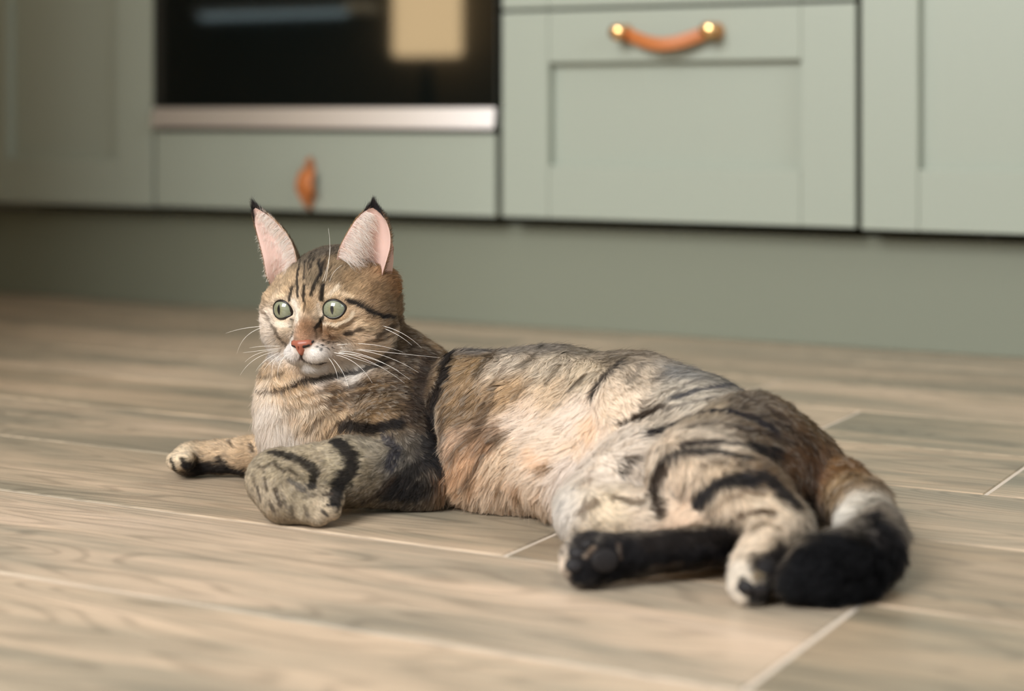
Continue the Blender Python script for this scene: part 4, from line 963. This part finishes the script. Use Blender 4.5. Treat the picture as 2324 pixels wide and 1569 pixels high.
# colour: pattern under the middle of the hair, ticked along its length
mid = P + flow * (L * .55)[:, None] + Nn * 0
colh, _, _ = coat(mid)
lum0 = colh.mean(1)
colh = colh * np.interp(lum0, [.03, .12, .25, .45], [.92, .86, 1.04, 1.28])[:, None]
_ds = (.20 * np.clip((lum0 - .25) / .25, 0, 1))[:, None]
colh = colh * (1 - _ds) + colh.mean(1)[:, None] * np.array([1.04, 1.0, .95]) * _ds
lum = colh.mean(1)
tone = np.clip(1 + rng.normal(0, .13, NH) + (rng.random(NH)[cid] - .5) * .50 + (rng.random(NH)[cid2] - .5) * .30, .40, 1.65)
tabby = np.clip((.52 - lum) / .25, 0, 1) * np.clip((lum - .02) / .06, 0, 1)
tick = np.where(rng.random(NH) < hw, rng.random(NH) < .28, rng.random(NH)[cid] < .30) * tabby                     # dark-tipped locks
grey = (rng.random(NH)[cid] > .72) * tabby * (1 - hw)
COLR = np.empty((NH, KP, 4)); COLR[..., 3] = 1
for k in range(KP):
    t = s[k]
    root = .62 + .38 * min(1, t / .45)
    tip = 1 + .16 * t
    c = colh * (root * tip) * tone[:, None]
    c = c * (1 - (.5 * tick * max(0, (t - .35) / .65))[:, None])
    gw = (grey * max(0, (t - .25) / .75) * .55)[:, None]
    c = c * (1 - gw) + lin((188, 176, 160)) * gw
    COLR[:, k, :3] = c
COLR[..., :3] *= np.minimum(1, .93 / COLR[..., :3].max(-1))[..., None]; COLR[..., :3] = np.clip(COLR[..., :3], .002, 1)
RAD = np.interp(Ls, [2, 4, 8, 14, 18], [.042, .052, .066, .074, .078]) * .001
RR = RAD[:, None] * np.array([1, 1, .9, .65, .18])[None]
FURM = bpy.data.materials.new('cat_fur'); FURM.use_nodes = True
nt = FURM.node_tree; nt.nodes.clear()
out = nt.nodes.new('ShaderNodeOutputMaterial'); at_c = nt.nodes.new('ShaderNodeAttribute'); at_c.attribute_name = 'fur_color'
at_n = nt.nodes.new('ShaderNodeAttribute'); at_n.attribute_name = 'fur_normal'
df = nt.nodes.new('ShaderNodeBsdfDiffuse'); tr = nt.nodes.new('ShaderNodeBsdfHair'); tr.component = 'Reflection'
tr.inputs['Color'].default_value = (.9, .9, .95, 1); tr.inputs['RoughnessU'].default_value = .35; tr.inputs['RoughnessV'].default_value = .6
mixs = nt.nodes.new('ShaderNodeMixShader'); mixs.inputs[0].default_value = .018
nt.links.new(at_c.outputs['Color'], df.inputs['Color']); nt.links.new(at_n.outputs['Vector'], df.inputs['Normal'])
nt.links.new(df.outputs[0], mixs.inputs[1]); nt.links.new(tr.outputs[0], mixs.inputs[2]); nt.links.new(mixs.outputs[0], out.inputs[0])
def add_curves(name, PT, RR, COLR, NRM, m, parent, kind=None):
    n, k = PT.shape[:2]
    cu = bpy.data.hair_curves.new(name)
    cu.add_curves([k] * n)
    cu.attributes['position'].data.foreach_set('vector', (PT - BASE).astype(np.float32).ravel())
    ra = cu.attributes.get('radius') or cu.attributes.new('radius', 'FLOAT', 'POINT')
    ra.data.foreach_set('value', RR.astype(np.float32).ravel())
    ca = cu.attributes.new('fur_color', 'FLOAT_COLOR', 'POINT'); ca.data.foreach_set('color', COLR.astype(np.float32).ravel())
    na = cu.attributes.new('fur_normal', 'FLOAT_VECTOR', 'CURVE'); na.data.foreach_set('vector', NRM.astype(np.float32).ravel())
    cu.materials.append(m)
    o = bpy.data.objects.new(name, cu); C.objects.link(o); o.parent = parent
    if kind: o['kind'] = kind
    return o
NRM = Nn + .35 * flow * 0 + .25 * (PT[:, 3] - PT[:, 1]) / (np.linalg.norm(PT[:, 3] - PT[:, 1], axis=1)[:, None] + 1e-9)
NRM += rng.normal(0, .12, NRM.shape); NRM /= np.linalg.norm(NRM, axis=1)[:, None]
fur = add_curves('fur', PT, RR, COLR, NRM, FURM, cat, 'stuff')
# the skin under the fur carries the same markings
vc, _, _ = coat(Vw, False)
ca = body_me.color_attributes.new('coat', 'FLOAT_COLOR', 'POINT')
ca.data.foreach_set('color', np.concatenate([vc * .72, np.ones((len(vc), 1))], 1).astype(np.float32).ravel())
_a = N(SKIN, 'ShaderNodeAttribute'); _a.attribute_name = 'coat'; LK(SKIN, _a.outputs['Color'], BS(SKIN).inputs['Base Color']); BS(SKIN).inputs['Specular IOR Level'].default_value = .1

# ---- hairs of the ears: furnishings, short hair on the backs and rims, dark tufts
eP, eT, eL, eC, eN, eB = [], [], [], [], [], []
def hair(p, d, L, c, nrm, bend=None):
    eP.append(p); eT.append(d / (np.linalg.norm(d) + 1e-9)); eL.append(L); eC.append(lin(c)); eN.append(nrm); eB.append(np.zeros(3) if bend is None else bend)
for Pn, nm, back, sx in EARS:
    n, mth, _ = Pn.shape
    def ep(A, i, j):
        i0, j0 = min(int(i), n-2), min(int(j), mth-2); a, b = i - i0, j - j0
        return (1-a)*(1-b)*A[i0, j0] + a*(1-b)*A[i0+1, j0] + (1-a)*b*A[i0, j0+1] + a*b*A[i0+1, j0+1]
    inner_to_outer = Pn[8, -1] - Pn[8, 0]; inner_to_outer /= np.linalg.norm(inner_to_outer)
    up_ = Pn[-2, 0] - Pn[2, 0]; up_ /= np.linalg.norm(up_)
    for _ in range(1500):                                  # long pale furnishings from the front edge across the cup
        i = rng.random() ** 1.1 * (n - 5) + 1; j = abs(rng.normal(0, 2.2))
        if j > mth - 3: continue
        p = ep(Pn, i, j); nv = ep(nm, i, j)
        d = inner_to_outer * rng.normal(1.0, .2) + up_ * rng.normal(.28, .25) + nv * abs(rng.normal(.35, .15))
        t = i / n; Lh = (.013 * (1 - t) + .005) * rng.uniform(.6, 1.15)
        c = (246, 232, 222) if rng.random() < .75 else (236, 205, 186)
        hair(p + nv * .0002, d, Lh, c, HF * .8 + nv * .4, -up_ * .25)
    if sx < 0:
        for _ in range(900):                               # the far ear shows hair over all of its cup
            i = rng.random() * (n - 4) + 1; j = rng.random() * (mth - 2)
            p = ep(Pn, i, j); nv = ep(nm, i, j)
            hair(p, -inner_to_outer * .6 + up_ * .5 + nv * .35, .006 * rng.uniform(.6, 1.1), (244, 228, 216), HF * .8 + nv * .3)
        for _ in range(70):
            i = rng.random() * (n * .6) + n * .1; p = ep(Pn, i, mth - 1.2)
            hair(p, inner_to_outer * .9 + up_ * rng.normal(-.1, .4), .0055 * rng.uniform(.5, 1.1), (240, 226, 212), HF)
    for _ in range(450):                                   # short down inside
        i = rng.random() * (n - 2); j = rng.random() * (mth - 1); p = ep(Pn, i, j); nv = ep(nm, i, j)
        hair(p, up_ + nv * .15 + rng.normal(0, .15, 3), .0022, (236, 200, 184), HF * .6 + nv * .6)
    for _ in range(3600):                                  # backs
        i = rng.random() * (n - 1.01); j = rng.random() * (mth - 1.01); p = ep(back, i, j); nv = -ep(nm, i, j)
        t = i / n
        c = (60, 50, 44) if t > .86 else ((122, 98, 74) if rng.random() < .7 else (86, 68, 52))
        hair(p, up_ * 1.0 + nv * .4 + rng.normal(0, .15, 3), .0042 * rng.uniform(.6, 1.1), c, nv)
    for _ in range(900):                                   # rims
        i = rng.random() * (n - 1.01); e_ = rng.random() < .5; j = 0.0 if e_ else mth - 1.001
        p = ep(Pn, i, j); o = -inner_to_outer if e_ else inner_to_outer
        t = i / n
        c = (40, 34, 32) if (t > .93) else ((150, 118, 84) if e_ else (170, 130, 96))
        hair(p, up_ * .9 + o * .35 - HF * .2 + rng.normal(0, .12, 3), .0026 * rng.uniform(.6, 1.1), c, HF * .5 + o * .5)
    tip = Pn[-1, 0] * .5 + Pn[-1, -1] * .5
    td = np.array([-.28, -.1, 1.0]) if sx < 0 else np.array([.10, 0, 1.0])
    for _ in range(380):                                   # tuft
        q = abs(rng.normal(0, 2.2)); side = rng.random() < .55
        i = max(n - 1.01 - q, n - 8); j = 0.0 if side else mth - 1.001
        p = ep(Pn, i, j) if rng.random() < .6 else ep(back, i, rng.random() * (mth - 1.01))
        tgt = tip + td * .0095
        d = (tgt - p) / np.linalg.norm(tgt - p) + rng.normal(0, .12, 3)
        hair(p, d, min(.0105, np.linalg.norm(tgt - p)) * rng.uniform(.55, 1.05), (24, 20, 20) if rng.random() < .9 else (70, 54, 44), HF)
# hair at the foot of the ears, over the opening's lower edge
eP, eT, eL, eC, eN, eB = map(np.array, (eP, eT, eL, eC, eN, eB))
ePT = np.stack([eP + eT * (eL * t)[:, None] + eB * (eL * t * t)[:, None] + rng.normal(0, .06, eP.shape) * (eL * t * t)[:, None] for t in s], 1)
eCOL = np.ones((len(eP), KP, 4)); eCOL[..., :3] = np.clip(eC[:, None] * (np.linspace(.85, 1.05, KP)[None, :, None]) * np.clip(rng.normal(1, .12, len(eP)), .5, 1.4)[:, None, None], .002, .92)
eRR = np.full(len(eP), .000060)[:, None] * np.array([1, 1, .9, .65, .2])[None]
eN = eN / (np.linalg.norm(eN, axis=1)[:, None] + 1e-9)
add_curves('ear_fur', ePT, eRR, eCOL, eN, FURM, cat, 'stuff')

# ---------------------------------------------------------------- pads under the hind feet
PADM = mat('pad_skin', (22, 18, 18), .65, spec=.3)
for u, v, r, rz_ in ((1302,1284,.0055,.0018),(1308,1256,.0050,.0018),(1330,1234,.0050,.0018),(1372,1272,.0090,.002),(1693,1334,.0052,.0018),(1742,1290,.0075,.0018),(1724,1340,.005,.0018)):
    q = onbody(u, v)
    o = link('paw_pad', sphere_mesh('paw_pad', 1.0, 16, 10), PADM, cat)
    nn = Vector(q[1]); rotq = nn.to_track_quat('Z', 'Y').to_matrix().to_4x4()
    o.matrix_local = Matrix.Translation(Vector(q[0] - BASE) + nn * .001) @ rotq @ Matrix.Diagonal((r, r * .8, rz_, 1))

# ---------------------------------------------------------------- whiskers, each one a part
WM = mat('whisker', (250, 244, 234), .35); BS(WM).inputs['Transmission Weight'].default_value = .0
WH_ = [ # root, bend, tip (place in the face), depth gained at the tip
 ((770,788),(880,800),(998,812),-.012),((773,792),(865,806),(950,846),-.014),((771,797),(850,815),(930,862),-.016),((768,800),(842,822),(918,870),-.014),((761,806),(808,826),(845,870),-.014),
 ((752,812),(776,842),(792,882),-.012),((764,784),(840,782),(915,800),-.012),((756,800),(800,812),(880,838),-.014),((766,802),(835,812),(905,842),-.016),((745,812),(760,836),(768,868),-.012),
 ((868,740),(915,758),(957,790),-.006),((872,746),(905,762),(935,784),-.006),
 ((586,741),(552,746),(512,757),.006),((587,744),(558,765),(538,802),.004),((640,790),(592,796),(552,801),.000),((632,797),(580,815),(545,852),.000),((634,800),(600,820),(580,844),-.004),((646,800),(622,822),(618,855),-.006),
 ((638,786),(600,786),(566,790),.002),((642,803),(610,826),(596,850),-.004),((650,806),(634,828),(630,858),-.008),((636,794),(588,802),(556,822),.000),
 ((738,640),(748,575),(745,518),-.012),((748,640),(758,618),(776,602),-.012),((732,640),(744,600),(750,560),-.010),
]
def tube(name, P, r0, r1, m, parent, nseg=6):
    P = np.array(P); n = len(P); VV, FF = [], []
    for i in range(n):
        t = P[min(i+1, n-1)] - P[max(i-1, 0)]; t /= np.linalg.norm(t)
        a = np.cross(t, [0, .3, 1.0]); a /= np.linalg.norm(a); b = np.cross(t, a); r = r0 + (r1 - r0) * i / (n - 1)
        for k in range(nseg):
            x = 2 * math.pi * k / nseg; VV.append(P[i] + a * r * math.cos(x) + b * r * math.sin(x) - BASE)
    for i in range(n - 1):
        for k in range(nseg): FF.append((i*nseg+k, i*nseg+(k+1) % nseg, (i+1)*nseg+(k+1) % nseg, (i+1)*nseg+k))
    return link(name, make_mesh(name, VV, FF), m, parent)
for a, b, c, dz in WH_:
    q = onbody(*a); p0 = q[0]; Y = q[2]
    p1 = at(b[0], b[1], Y + dz * .5 - .004); p2 = at(c[0], c[1], Y + dz)
    ctl = 2 * p1 - .5 * (p0 + p2)
    tube('whisker', [(1-t)**2 * p0 + 2*t*(1-t) * ctl + t*t * p2 for t in np.linspace(0, 1, 14)],   .00017, .00004, WM, cat)
